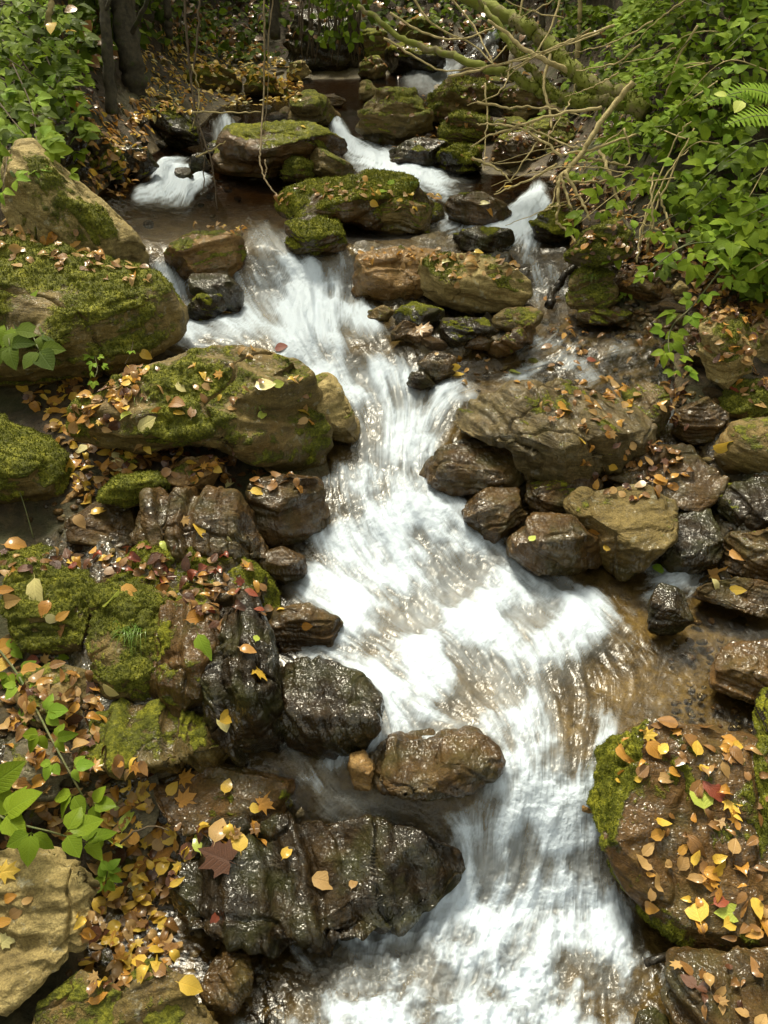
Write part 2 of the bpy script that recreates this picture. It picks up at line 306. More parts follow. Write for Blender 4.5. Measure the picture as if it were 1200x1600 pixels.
# flow strands: (x, y, half width, foam)
STR = [
 [(386,350,14,.30),(412,372,28,.72),(436,400,44,.9),(452,450,62,1),(470,490,70,1),(500,525,48,.62),(512,560,34,.50),(530,585,36,.92),(575,610,48,1),(600,660,46,1.0),(596,710,38,1.0),(590,760,52,.95),
  (612,820,72,.80),(650,880,84,.80),(720,935,86,1.0),(770,985,70,.98),(800,1040,48,.85),(820,1100,44,.9),(835,1160,44,.98),(842,1230,54,1.0),(835,1310,72,1),(800,1390,92,1),(740,1460,130,1),(700,1540,180,.95),(690,1620,200,.85),(690,1760,220,.9)],
 [(520,385,16,.2),(535,415,26,.62),(525,455,34,.92),(510,490,30,.95)],
 [(560,400,10,.2),(556,440,16,.65),(545,475,20,.9),(500,500,30,.9)],
 [(245,395,10,.25),(262,425,16,.70),(275,465,20,.85),(292,500,24,.9),(340,520,24,.55),(420,530,26,.4),(480,560,24,.3)],
 [(560,500,30,.55),(600,530,26,.35),(620,570,30,.5),(630,610,40,.9),(620,650,40,1)],
 [(720,600,12,.35),(700,625,22,.65),(680,655,26,.8),(650,690,34,.85),(640,730,34,.8),(660,780,34,.72),(700,830,40,.72),(760,880,44,.8),(830,920,44,.95),(890,960,46,.9),(960,1000,40,.40),(1020,1050,30,.10)],
 [(520,760,24,.5),(510,820,34,.62),(530,880,42,.55),(600,930,44,.72),(680,970,46,.9)],
 [(440,880,16,.35),(480,905,34,.82),(540,945,44,.85),(610,985,50,.68),(670,1040,46,.62),(740,1080,44,.55),(790,1130,36,.75),(810,1190,36,.9)],
 [(480,1000,24,.22),(560,1030,26,.45),(610,1070,26,.75),(620,1120,34,.95),(680,1135,34,.85),(760,1150,26,.75)],
 [(600,1130,24,.9),(556,1165,20,.82),(500,1200,18,.55),(520,1250,30,.62),(580,1268,34,.62),(650,1275,34,.45),(710,1300,30,.42),(770,1340,36,.8)],
 [(860,1000,46,.75),(900,1060,40,.42),(910,1120,40,.38),(905,1180,36,.5),(900,1240,30,.55),(915,1310,34,.72),(905,1380,48,.9),(930,1450,60,.8),(960,1530,60,.55)],
 [(930,1010,40,.26),(950,1070,36,.12),(930,1120,34,.15),(895,1170,34,.3)],
 [(1090,735,8,.2),(1080,770,14,.45),(1090,820,22,.50),(1098,865,26,.7),(1080,893,24,.85),(1040,906,24,.35),(980,905,24,.12)],
 [(516,168,8,.3),(526,195,11,.62),(536,222,10,.9),(560,243,18,1),(600,258,26,.95),(640,270,22,.85),(690,287,20,.65),(750,290,26,.3)],
 [(345,178,16,.25),(350,196,17,.85),(354,214,18,1),(340,222,10,.6),(312,245,7,.2)],
 [(296,252,9,.3),(262,264,13,.8),(254,280,14,.62),(290,297,15,.85),(225,302,14,.35)],
 [(330,268,7,.3),(312,286,10,.7),(290,300,14,.7)],
 [(840,296,12,.3),(836,322,18,.85),(815,345,22,.85),(760,355,22,.5),(700,345,12,.6)],
 [(838,350,14,.5),(828,380,10,.75),(825,400,10,.3)],
 [(776,48,9,.9),(766,62,8,.8),(735,85,7,.3),(712,98,9,.8),(690,118,26,.95),(650,122,20,.7),(600,130,24,.1)],
 [(735,48,6,.2),(770,78,8,.5),(740,90,8,.3)],
 [(840,420,12,.2),(850,455,14,.35),(870,490,24,.38),(900,520,40,.38),(870,560,60,.34),(780,585,50,.3),(720,600,30,.3)],
 [(1050,540,16,.2),(1000,545,26,.34),(920,560,36,.36),(830,575,36,.34),(750,588,30,.36),(690,604,24,.5)],
 [(860,420,10,.2),(866,450,14,.4),(880,480,18,.42),(900,505,24,.36),(860,540,30,.36),(760,560,24,.3)],
 [(960,505,26,.1),(930,530,30,.3),(880,560,30,.3)],
 [(404,1050,6,.3),(418,1085,10,.5),(440,1130,11,.55),(458,1180,16,.6),(510,1215,30,.40),(540,1250,24,.5)],
 [(1050,610,20,.1),(1040,660,20,.2),(1070,700,24,.3),(1085,740,16,.35)],
 [(420,900,16,.12),(440,960,30,.2),(500,985,34,.3),(560,1010,30,.35)],
 [(400,1480,60,.10),(460,1500,40,.22),(520,1530,40,.45),(580,1560,60,.6)],
 [(560,390,20,.12),(620,372,24,.10),(700,365,24,.14),(790,350,16,.3)],
 [(1180,960,24,.04),(1120,1000,24,.05),(1060,1040,30,.05),(1000,1090,30,.06)],
]
def foam_field(X0, Y0):
    f_ = np.zeros(X0.shape)
    for st in STR:
        for (x1, y1, w1, f1), (x2, y2, w2, f2) in zip(st[:-1], st[1:]):
            dx, dy = x2-x1, y2-y1; t = np.clip(((X0-x1)*dx + (Y0-y1)*dy) / (dx*dx+dy*dy), 0, 1); d = np.hypot(X0-x1-t*dx, Y0-y1-t*dy)
            f_ = np.maximum(f_, (f1+(f2-f1)*t) * (1 - sm(.7, 1.9, d / (w1+(w2-w1)*t))))
    return f_
gx, gy, gT = grid(smooth_axis(-60, 1260, 5, -2200, 3400), smooth_axis(-40, 1660, 5, -900, 1900))
gp = S(gx, gy); sd = poly_dist(gx, gy, STREAM)
md = depth(gp) / F
instream = sm(-14, 14, sd)
h = -(.045 + .25 * md * np.clip(sd, 0, 60) * .12) * instream + (1 - instream) * (.02 + md * np.clip(-sd, 0, 120) * .10)
rel = fbm(gp * 5, 4) * .045 + ridged(gp * 14, 3) * .012
rel = rel * (1 - .62 * instream)
LEDGES = [[(120,830),(240,850),(380,850),(440,760),(500,800),(420,900),(440,1000),(430,1180),(200,1220),(60,1100),(20,900)],[(690,640),(860,620),(1000,620),(1080,640),(1140,690),(1240,760),(1240,900),(1120,910),(900,900),(780,880),(680,780)],
          [(200,1180),(470,1180),(560,1240),(740,1300),(740,1400),(560,1470),(300,1480),(160,1480),(120,1280)],[(540,370),(860,340),(870,480),(840,560),(660,600),(560,500)]]
ledge = np.zeros(gx.shape)
for L_ in LEDGES: ledge = np.maximum(ledge, sm(-12, 25, poly_dist(gx, gy, L_)))
ffg = foam_field(gx, gy); ledge = ledge * (1 - .85 * sm(.05, .3, ffg))
lr = ridged(gp * 7 + 3, 4); lay = np.tanh(3 * vn(gp * (9, 9, 30) + fbm(gp * 4, 3)[:, None]))
h = h + ledge * md * (26 * (lr - .12) + 7 * lay + 8)
out_of_view = sm(1260, 2200, gx) + sm(-60, -900, gx)
gp[:, 2] += h + rel * np.clip(depth(gp) / 3, .4, 1.6) + out_of_view * 1.2
ground = link('ground', mesh_np('ground', gp, gT, [M_ground], attrs={'stream': instream * (1 - .35 * ledge), 'ledge': ledge * sm(-.015, .01, h)})); tag(ground, 'brown stream gravel and dark leaf-strewn forest soil', None, kind='structure')

WS = 2.0; wxs = np.arange(-60, 1262, WS); wys = np.arange(0, 1702, WS); wx, wy, wT = grid(wxs, wys); SH = (len(wys), len(wxs))
foam = np.zeros(wx.shape); fx = np.zeros(wx.shape); fy = np.zeros(wx.shape); fw = np.full(wx.shape, 1e-9)
for st in STR:
    for a, b in zip(st[:-1], st[1:]):
        x1, y1, w1, f1 = a; x2, y2, w2, f2 = b; dx, dy = x2-x1, y2-y1; L = math.hypot(dx, dy); R = 5 * max(w1, w2)
        s = (wx > min(x1,x2)-R) & (wx < max(x1,x2)+R) & (wy > min(y1,y2)-R) & (wy < max(y1,y2)+R)
        X, Y = wx[s], wy[s]; t = np.clip(((X-x1)*dx + (Y-y1)*dy) / (L*L), 0, 1); d = np.hypot(X-x1-t*dx, Y-y1-t*dy)
        w = w1+(w2-w1)*t; f = f1+(f2-f1)*t
        foam[s] = np.maximum(foam[s], f * (1 - sm(.35, 1.95, d / w))); g_ = np.exp(-(d / (w*1.2))**2) + 1e-3 / (1 + (d / w)**2)
        fx[s] += g_*dx/L; fy[s] += g_*dy/L; fw[s] += g_
fx, fy = fx / fw, fy / fw; fx += 1e-6 * (fw < 1e-6); nrm = np.hypot(fx, fy) + 1e-6; fx, fy = fx / nrm, fy / nrm
still = fw < 1e-3; fx[still] = .6; fy[still] = .8
def blur(a, n):
    for _ in range(n):
        a = (a + np.roll(a, 1, 0) + np.roll(a, -1, 0)) / 3; a = (a + np.roll(a, 1, 1) + np.roll(a, -1, 1)) / 3
    return a
def norm01(a): a = (a - a.mean()) / a.std(); return np.clip(.5 + .25 * a, 0, 1)
def lic(src, k):
    """streaks: average noise along the flow"""
    U, V_ = blur(fx.reshape(SH), 3), blur(fy.reshape(SH), 3); m = np.hypot(U, V_) + 1e-6; U, V_ = U/m, V_/m
    jj, ii = np.meshgrid(np.arange(SH[1]), np.arange(SH[0])); acc = src.copy(); n = 1
    for sgn in (1, -1):
        x, y = jj.astype(float), ii.astype(float)
        for q in range(k):
            xi = np.clip(np.round(x).astype(int), 0, SH[1]-1); yi = np.clip(np.round(y).astype(int), 0, SH[0]-1)
            x += sgn * U[yi, xi]; y += sgn * V_[yi, xi]
            xi = np.clip(np.round(x).astype(int), 0, SH[1]-1); yi = np.clip(np.round(y).astype(int), 0, SH[0]-1)
            acc += src[yi, xi]; n += 1
    return norm01(acc / n)
n0 = RNG.random(SH); WY = wy.reshape(SH); WX = wx.reshape(SH); near = sm(420, 1100, WY)
fm = foam.reshape(SH)
fine_l = lic(n0, 5); mid_l = lic(blur(RNG.random(SH), 2), 9); coarse = lic(blur(RNG.random(SH), 5), 14); big = lic(blur(RNG.random(SH), 16), 26)
def nz(s, o, seed): return norm01(fbm(np.stack([WX.ravel()/s, WY.ravel()/(s*.8), WX.ravel()*0 + seed], -1), o, .6)).reshape(SH)
turb = lic(nz(20, 5, 21), 5); turb2 = lic(nz(48, 5, 31), 9)
pw = np.stack([WX.ravel()/60, WY.ravel()/60, WX.ravel()*0], -1); cloud = norm01(fbm(pw, 5, .62)).reshape(SH)
lace = norm01(ridged(np.stack([WX.ravel()/38 + 3*cloud.ravel(), WY.ravel()/38, WX.ravel()*0+4], -1), 4)).reshape(SH)
pool = sm(1400, 1500, WY)           # plunge pool at the bottom froths without streaks
far = 1 - near
streak = (.32*fine_l + .30*mid_l + .12*coarse + .36*turb); wf = 1 - sm(250, 620, WY); streak = streak*(1 - wf) + (.62*fine_l + .38*mid_l)*wf; calm = 1 - sm(.02, .22, fm); streak = streak*(1 - calm) + (.5*nz(14, 3, 41) + .5*mid_l)*calm
streak = np.clip(streak, 0, 1); streak = streak*(1-.45*pool) + (.5*cloud + .5*lace)*.45*pool
big_f = .5*big + .5*cloud
patches = norm01(fbm(np.stack([WX.ravel()/95 + 7, WY.ravel()/70, WX.ravel()*0 + 9], -1), 3)).reshape(SH)
den = fm*(1.22 - .10*wf) + (streak - .5)*.95 + (turb2 - .5)*.95 + (cloud - .5)*.5 + (big - .5)*.45 + (patches - .5)*1.05 - .34
foam_a = np.clip((den - .08) / 1.0, 0, 1)**1.15 * sm(.02, .2, fm) * 1.12
foam_a = np.clip(np.maximum(foam_a, sm(.3, .9, fm) * (.18 + .34 * streak)), 0, .97)
lacey = sm(1450, 1560, WY) * sm(.5, .75, big_f*.4+.6*(1-lace)) * .35
foam_a = np.clip(foam_a - lacey * foam_a, 0, 1)
wp = S(wx, wy); wd = poly_dist(wx, wy, STREAM)
mdw = depth(wp) / F
drop = (0.5 * (big*(1-calm) + nz(30, 3, 51)*calm + cloud) - .5) * 20 * (.25 + fm) + (turb2 - .5) * 9 * fm + (coarse - .5) * 4.5 * (.5 + fm*.6) + (blur(streak, 1) - .5) * 1.8 * (.4 + fm*.4) + fm * 5
drop = drop + pool * fm * (cloud - .4) * 26 + fm * (patches - .5) * 14
still_w = (1 - np.clip(fm * 3, 0, 1)); drop = drop * (1 - .62 * still_w) * (1 - .6 * sm(880, 980, WX) * sm(880, 930, WY) * (1 - np.clip(fm * 2.2, 0, 1)))
wp[:, 2] += drop.ravel() * mdw * (0.9) - (.010 + .03 * (1 - sm(-4, 12, wd)))
keep = (wd > -16)[wT].all(1); used = np.unique(wT[keep]); remap = np.full(len(wx), -1); remap[used] = np.arange(len(used))
water = link('stream_water', mesh_np('stream_water', wp[used], remap[wT[keep]], [M_water], attrs={'foam': foam_a.ravel()[used], 'streak': streak.ravel()[used], 'churn': fm.ravel()[used], 'deep': (1 - sm(300, 380, wy))[used]}))  # last attribute darkens the far pools by row, painting in the forest's reflection
tag(water, 'white rushing water cascading down over rocks into a foaming pool', None, kind='structure')
def foam_at(px, py):
    j = int(round((px + 60) / WS)); i = int(round(py / WS))
    if 0 <= i < SH[0] and 0 <= j < SH[1]: return float(fm[i, j])
    return 0.

# ---------------------------------------------------------------- rocks
_ICO = {}
def ico(level):
    if level not in _ICO:
        bm = bmesh.new(); bmesh.ops.create_icosphere(bm, subdivisions=level, radius=1)
        _ICO[level] = (np.array([v.co[:] for v in bm.verts]), np.array([[v.index for v in f.verts] for f in bm.faces])); bm.free()
    return _ICO[level]
def vnormals(V, T):
    a, b, c = V[T[:, 0]], V[T[:, 1]], V[T[:, 2]]; fn = np.cross(b - a, c - a); N = np.zeros_like(V)
    for k in range(3):
        for ax in range(3): N[:, ax] += np.bincount(T[:, k], fn[:, ax], len(V))
    return N / (np.linalg.norm(N, axis=1)[:, None] + 1e-12)
MOSS_JOBS = []; ROCKS = {}
def rock(name, label, mat, poly, moss=0.0, top=8, dome=False, cat=None, group=None, level=None, thick=.55, back=.25, rough=1.0, e=.78, strata=None, fuzz=False, wetband=.35, mossdir=(0,-.15,1), seed=None, facets=13, lean=0.0, near=0.0, grow=None):
    poly = np.array(poly, float); cx, cy = (poly.min(0) + poly.max(0)) / 2; grow = grow or (1.14 if mat in ('wet', 'black', 'brown') and cy > 540 else 1.05); poly = (poly - (cx, cy)) * grow + (cx, cy); w, h_ = poly.max(0) - poly.min(0); sd_ = int(cx * 7 + cy * 13) if seed is None else seed
    r_ = np.random.default_rng(sd_)
    n = len(poly); th = np.linspace(-math.pi, math.pi, 361); rad = np.zeros(361); dx, dy = np.cos(th), -np.sin(th)
    for i in range(n):
        (x1, y1), (x2, y2) = poly[i] - (cx, cy), poly[(i+1) % n] - (cx, cy); ex, ey = x2-x1, y2-y1; det = dx*(-ey) + dy*ex
        det = np.where(np.abs(det) < 1e-9, 1e-9, det); t = (-x1*ey + y1*ex) / det; u = (dx*y1 - dy*x1) / det
        rad = np.maximum(rad, np.where((t > 0) & (u >= -1e-6) & (u <= 1+1e-6), t, 0))
    rad = np.convolve(np.concatenate([rad[-4:-1], rad, rad[1:4]]), np.ones(7)/7, 'valid')
    bottom = poly[:, 1].max(); bx = poly[poly[:, 1].argmax(), 0] * .3 + cx * .7
    pb = S(bx, bottom); pc0 = S(cx, cy); Db, Dc = depth(pb), depth(pc0); D = Db * (1 - back) + Dc * back - near
    pc = ray(cx, cy) * D; V = -pc / np.linalg.norm(pc); R = np.array([1., 0, 0]); U = np.cross(V, R); U /= np.linalg.norm(U); R = np.cross(U, V)
    k = D / F; size = math.sqrt(w * h_) * k; T_ = thick * size
    if level is None: level = 7 if w * h_ > 60000 else 6 if w * h_ > 5500 else 5 if w*h_ > 900 else 4
    d, tri = ico(level); q = np.stack([d[:, 0], d[:, 1], d[:, 2]], -1)
    rho = np.hypot(q[:, 0], q[:, 1]); ang = np.arctan2(q[:, 1], q[:, 0]); rr = np.interp(ang, th, rad) * .97 * k
    x = np.cos(ang) * rr * rho**e; y = np.sin(ang) * rr * rho**e; z = np.sign(q[:, 2]) * np.abs(q[:, 2])**.85 * T_
    p = pc + x[:, None]*R + y[:, None]*U + z[:, None]*V
    htop = np.interp(math.pi/2, th, rad) * k
    if not dome:
        nrm_ = np.array([lean, -math.tan(math.radians(top)), 1.]); nrm_ /= np.linalg.norm(nrm_); p0 = pc + U * htop * .93
        dd = (p - p0) @ nrm_; p = p - np.outer(np.where(dd > 0, dd * .92, 0), nrm_)
    for _ in range(facets):          # broken faces
        nn = r_.normal(size=3); nn[1] -= .6; nn /= np.linalg.norm(nn); ext = ((p - pc) @ nn).max(); off = ext * r_.uniform(.64, .88)
        if abs(nn @ V) < .35: off = ext * .95
        dd = (p - pc) @ nn - off; p = p - np.outer(np.where(dd > 0, dd * .95, 0), nn)
    loc = p - pc; N = vnormals(loc, tri); s_ = size; off = r_.uniform(-50, 50, 3)
    a = strata if strata is not None else (r_.normal() * .25, r_.normal() * .25, 1.); a = np.array(a, float); a /= np.linalg.norm(a)
    sc = loc @ a + fbm(loc / s_ * 2.2 + off, 3) * s_ * .12
    lay = vn(np.stack([sc / s_ * 9, loc[:, 0] / s_ * .8 + off[0], loc[:, 1] / s_ * .8], -1)); lay2 = vn(np.stack([sc / s_ * 26, loc[:, 0] / s_ * 2 + off[1], loc[:, 2] / s_ * 2], -1))
    side = np.sqrt(np.clip(1 - (N @ a)**2, 0, 1))
    disp = s_ * rough * (.034 * fbm(loc / s_ * 3 + off, 4) + .022 * ridged(loc / s_ * 6 + off, 4) + side * (.034 * np.tanh(lay * 4) + .014 * np.tanh(lay2 * 3)) + .010 * fbm(loc / s_ * 22 + off, 3))
    crack = np.abs(vn(np.stack([loc[:, 0] / s_ * 2.4 + off[0] + .5*vn(loc/s_*5), loc[:, 2] / s_ * .9, loc[:, 1] / s_ * 2.4], -1))); disp -= s_ * .03 * rough * np.exp(-(crack / .035)**2)
    loc = loc + N * disp[:, None]; N = vnormals(loc, tri)
    mdn = np.array(mossdir, float); mdn /= np.linalg.norm(mdn)
    ms = np.zeros(len(loc))
    if moss > 0:
        ms = np.clip((N @ mdn) * .75 + .15 + fbm(loc / s_ * 3.0 + off + 5, 5, .6) * 1.35 + (moss * .93 - .5) * 1.5, 0, 1)
        loc = loc + N * (sm(.5, .8, ms) * s_ * .012 * (1 + vn(loc / s_ * 40)))[:, None]
    zmin = (pb[2]) ; wet = 1 - sm(.0, max(wetband, .01) * size, loc[:, 2] + pc[2] - zmin + fbm(loc / s_ * 4 + off, 3) * .08 * size)
    me = mesh_np(name, loc, tri, [RM[mat]], attrs={'moss': ms, 'wet': np.clip(wet, 0, 1)})
    o = link(name, me, loc=pc); tag(o, label, cat or name.replace('_', ' '), group); ROCKS[label] = o
    if fuzz and moss > 0: MOSS_JOBS.append((o, loc, tri, N, ms, D))
    return o
def moss_fuzz(o, loc, tri, N, ms, D):
    a, b, c = loc[tri[:, 0]], loc[tri[:, 1]], loc[tri[:, 2]]; ar = np.linalg.norm(np.cross(b-a, c-a), axis=1) / 2
    m = ms[tri].mean(1); vis = (N[tri[:, 0]] @ (-np.array(o.location) / np.linalg.norm(o.location))) > -.1; wgt = ar * sm(.5, .7, m) * vis
    if wgt.sum() <= 0: return
    sz = max(.0035, 2.6 * D / F); cnt = int(min(16000, wgt.sum() / sz**2 * .9)); 
    if cnt < 50: return
    f = RNG.choice(len(tri), cnt, p=wgt / wgt.sum()); u, v = RNG.random(cnt), RNG.random(cnt); s = u + v > 1; u[s], v[s] = 1-u[s], 1-v[s]
    p = a[f] + (b-a)[f]*u[:, None] + (c-a)[f]*v[:, None]; n = N[tri[f, 0]] + RNG.normal(size=(cnt, 3)) * .55; n /= np.linalg.norm(n, axis=1)[:, None]
    t = np.cross(n, RNG.normal(size=(cnt, 3))); t /= np.linalg.norm(t, axis=1)[:, None]; L = sz * RNG.uniform(.5, 1.7, cnt)[:, None]; W = sz * .38
    V = np.stack([p - t*W, p + t*W, p + n*L], 1).reshape(-1, 3); T = np.arange(cnt*3).reshape(-1, 3)
    cl = norm01(fbm(p * 18, 3)); rn = np.repeat(np.clip(cl + RNG.normal(size=cnt) * .15, 0, .99), 3)
    me = mesh_np('moss', V, T, [M_moss], attrs={'rnd': rn}, uv=np.tile([[.1, .2]], (cnt*3, 1))); tag(link('moss', me, o), kind='stuff')
R_ = rock
# --- far end of the stream
R_('boulder','mossy boulder half under the hanging roots at the far pool','olive',[(556,60),(575,48),(602,55),(612,85),(585,98),(560,90)],.7)
R_('boulder','grey-green pyramid boulder on the far edge of the far pool','olive',[(558,122),(562,100),(588,88),(604,108),(600,124)],.45,wetband=.1)
R_('boulder','dark mossy boulder beside the small white fall at the far pool','black',[(600,108),(602,82),(640,66),(690,80),(694,106),(645,117)],.5)
R_('boulder','moss-capped boulder behind the fallen mossy branch upstream','olive',[(608,66),(622,42),(660,30),(702,44),(694,70),(650,74)],.7)
R_('boulder','leaf-strewn flat boulder on the bank beside the far pool','olive',[(288,142),(292,118),(330,100),(366,115),(376,138),(335,152)],.5,top=16)
R_('boulder','green wedge boulder sloping down to the edge of the far pool','olive',[(381,148),(378,118),(395,103),(425,122),(452,142),(440,155)],.65,dome=True)
R_('stone','pale lichened stone beside the shadowy hollow at the far pool','tan',[(448,122),(452,102),(474,95),(486,112),(464,126)],.3)
R_('stone','small pale stone with a pointed crest standing out of the far pool','tan',[(562,150),(563,130),(575,126),(602,152),(590,160),(568,158)],.2,dome=True)
R_('boulder','mossy round boulder just above the narrow upper white fall','olive',[(452,188),(455,158),(482,144),(515,158),(531,180),(524,200),(480,202)],.5,top=14)
R_('stone','small flat pale brown stone behind the mossy boulder above the upper fall','brown',[(500,163),(503,150),(522,148),(542,158),(530,168)],0)
R_('boulder','big olive boulder between the upper fall and the green boulders','olive',[(560,205),(562,172),(598,146),(645,148),(670,172),(670,205),(632,230),(590,226)],.42,level=6,dome=True,facets=14)
R_('boulder','large green moss-covered boulder behind the leaf-topped stone','olive',[(672,190),(674,152),(702,127),(756,128),(788,150),(778,188),(722,202)],.8,dome=True,fuzz=True)
R_('boulder','middle one of three stacked mossy boulders beside the upper pool','olive',[(686,220),(684,196),(720,178),(764,188),(774,214),(732,230)],.75,dome=True,fuzz=True)
R_('boulder','lowest dark mossy boulder touching the upper pool','black',[(684,262),(684,240),(710,228),(750,232),(758,262),(722,272)],.72,dome=True,fuzz=True)
R_('boulder','dark boulder topped with orange leaves beside the white upper run','black',[(606,262),(608,236),(650,217),(696,222),(694,250),(662,268)],.2,top=22)
R_('boulder','brown boulder heaped under the fallen mossy branch','olive',[(784,175),(786,148),(832,128),(872,150),(868,188),(812,204)],.45)
R_('boulder','shaded boulder in the bank under the mossy branch fork','olive',[(815,240),(830,188),(880,188),(902,228),(852,248)],.6)
R_('boulder','leaf-littered boulder behind the twigs over the upper pool','brown',[(768,255),(780,216),(822,206),(852,236),(805,266)],.3,top=20)
R_('boulder','flat grey boulder between the green boulders and the twigs','grey',[(756,215),(768,188),(812,186),(832,206),(790,222)],.45)
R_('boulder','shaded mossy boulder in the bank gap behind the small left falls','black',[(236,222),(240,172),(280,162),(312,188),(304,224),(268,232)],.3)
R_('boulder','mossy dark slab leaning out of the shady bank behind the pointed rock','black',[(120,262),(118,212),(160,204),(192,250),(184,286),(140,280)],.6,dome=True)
R_('boulder','black wet boulder beside the twin little falls','black',[(180,262),(196,230),(232,232),(246,262),(214,280)],.05)
R_('boulder','long brown boulder dividing the two upper falls','brown',[(340,262),(342,236),(366,206),(430,194),(492,200),(542,225),(556,252),(532,280),(482,266),(432,278),(382,274)],.34,level=6,top=18)
R_('stone','tilted wedge stone leaning against the long brown boulder','olive',[(484,262),(486,240),(500,234),(556,262),(550,284),(502,282)],.35,dome=True)
R_('stone','small mossy stone at the foot of the long brown boulder','olive',[(440,280),(440,258),(460,247),(486,255),(490,280),(462,286)],.8,dome=True,fuzz=True)
R_('stone','small dark stone below the round left fall','black',[(320,246),(322,228),(336,220),(352,232),(342,249)],.1)
R_('stone','black stone parting the foam of the lower left fall','black',[(272,284),(276,264),(298,262),(304,284),(286,292)],0)
R_('stone','wet stone rising from the rapids between the left falls','black',[(296,262),(302,244),(318,240),(330,262),(312,274)],0)
R_('boulder','black boulder added as the shade of the hollow behind the hanging roots','black',[(440,118),(446,60),(470,20),(560,10),(575,60),(562,120),(500,132)],.1,top=5,thick=.3,back=.7)  # black boulder added to stand for the shade in the root hollow
# --- middle island
R_('boulder','wide mossy island boulder scattered with leaves in midstream','wet',[(438,338),(440,310),(472,290),(532,284),(600,268),(652,284),(692,318),(692,354),(640,362),(572,358),(520,336),(480,342)],.55,level=6,top=20,fuzz=True)
R_('boulder','rounded mossy block at the water face of the island boulder','olive',[(572,362),(574,322),(610,310),(668,324),(690,346),(682,364)],.52,dome=True,fuzz=True)
R_('boulder','dark mossy boulder beside the top of the white fall','wet',[(450,382),(450,350),(482,338),(526,350),(542,382),(522,403),(472,400)],.62,level=6,top=20,fuzz=True)
R_('boulder','reddish wet boulder with a mossy shoulder above the small side fall','rust',[(262,404),(266,384),(302,365),(352,362),(386,380),(390,414),(362,436),(312,438),(274,428)],.30,level=6,top=15,wetband=.8)
R_('boulder','black wet boulder under the reddish boulder','black',[(298,458),(300,430),(352,428),(378,450),(376,488),(342,482)],0,back=0)
R_('stone','dark green round stone in the churning side pool','black',[(284,500),(286,484),(312,462),(346,462),(353,482),(326,502)],.3,dome=True)
R_('boulder','flat black wet boulder in the stream beyond the tan slabs','black',[(698,388),(700,374),(742,356),(792,358),(814,370),(800,392),(742,394)],.1,top=14)
R_('boulder','low boulder caught with brown leaves amid the upper rapids','wet',[(698,340),(702,312),(750,302),(802,330),(782,356),(722,352)],.1,top=18)
R_('boulder','dark mossy boulder under the twigs beside the short white run','black',[(836,372),(832,346),(870,320),(902,328),(908,368),(864,382)],.5,dome=True)
R_('boulder','tan blocky boulder with a knobbly top beside the main fall','rust',[(550,458),(556,420),(566,400),(622,389),(690,392),(702,420),(684,450),(642,470),(592,474)],.08,level=6,top=22,wetband=.45)
R_('boulder','broad tan slab with yellow-green moss and leaves in midstream','tan',[(640,432),(660,412),(732,394),(792,414),(822,440),(824,466),(792,484),(740,490),(690,476),(652,456)],.36,level=6,top=24,fuzz=True,wetband=.12,back=0,thick=.5)
R_('boulder','angular grey boulder propping up the broad tan slab','olive',[(764,514),(764,500),(790,484),(836,480),(848,496),(832,516),(790,522)],.22,top=16)
R_('pebble','smooth oval pebble in the dark gap below the tan slab','wet',[(723,545),(726,532),(750,521),(772,532),(764,548)],0,dome=True,rough=.35,facets=3)
R_('stone','leaning flat stone propped beside the oval pebble','brown',[(758,558),(760,546),(800,518),(836,505),(832,532),(790,556)],.15,dome=True)
R_('stone','dark mossy stone tucked under the broad tan slab','black',[(612,510),(620,484),(650,474),(692,486),(692,516),(656,520)],.45)
R_('stone','small rounded stone at the foot of the tan blocky boulder','olive',[(574,500),(575,487),(600,477),(618,488),(604,503)],.1,dome=True)
R_('stone','slanted dark stone beside the pool under the tan boulders','wet',[(604,534),(608,522),(632,500),(654,510),(640,528)],0,dome=True)
R_('stone','low flat stone carrying a pale dead leaf under the tan slab','brown',[(626,528),(630,514),(672,508),(684,524),(642,538)],0,top=24)
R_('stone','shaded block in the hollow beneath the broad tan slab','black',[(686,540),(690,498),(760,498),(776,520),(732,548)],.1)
R_('stone','glistening wet stone between the pool and the chute','wet',[(654,584),(656,568),(682,549),(710,560),(708,582),(682,592)],0)
R_('stone','small black stone at the lip of the chute','black',[(638,602),(642,584),(662,580),(678,602),(658,608)],0,dome=True)
# --- right bank of the stream
R_('boulder','yellow-mossed tilted boulder under the dead twigs','grey',[(888,404),(892,396),(922,358),(966,338),(990,364),(987,396),(952,414),(908,412)],.8,near=.3,level=6,dome=True,fuzz=True,mossdir=(-.5,-.3,.8),wetband=.1)
R_('boulder','upright cube-like boulder capped in green moss','olive',[(892,474),(892,440),(914,412),(952,424),(965,468),(942,492),(906,484)],.62,level=6,back=-.1,top=14,fuzz=True)
R_('stone','flat mossy stone awash beside the cube-like boulder','wet',[(902,500),(905,486),(960,478),(988,490),(966,508),(916,506)],.3)
R_('stone','stone under a heap of orange leaves beneath the bramble bank','brown',[(958,464),(960,432),(992,420),(1022,430),(1054,450),(1034,474)],.1,top=20)
R_('stone','long grey stone on the leafy bank above the orange leaf heap','olive',[(1026,424),(1032,406),(1062,398),(1080,414),(1050,432)],.3)
R_('stone','small pointed tan stone among the bramble leaves','tan',[(1042,474),(1046,458),(1061,439),(1078,454),(1062,478)],0,dome=True,wetband=.05)
R_('boulder','mossy boulder heaped with brown leaves under the bramble','tan',[(1096,560),(1098,510),(1120,488),(1162,494),(1178,530),(1172,580),(1142,608),(1112,590)],.42,near=.15,level=6,top=28,fuzz=True,wetband=.3)
R_('boulder','shadowed dark boulder behind the leaf-heaped mossy boulder','wet',[(1066,560),(1070,526),(1092,518),(1108,556),(1110,592),(1082,586)],.1)
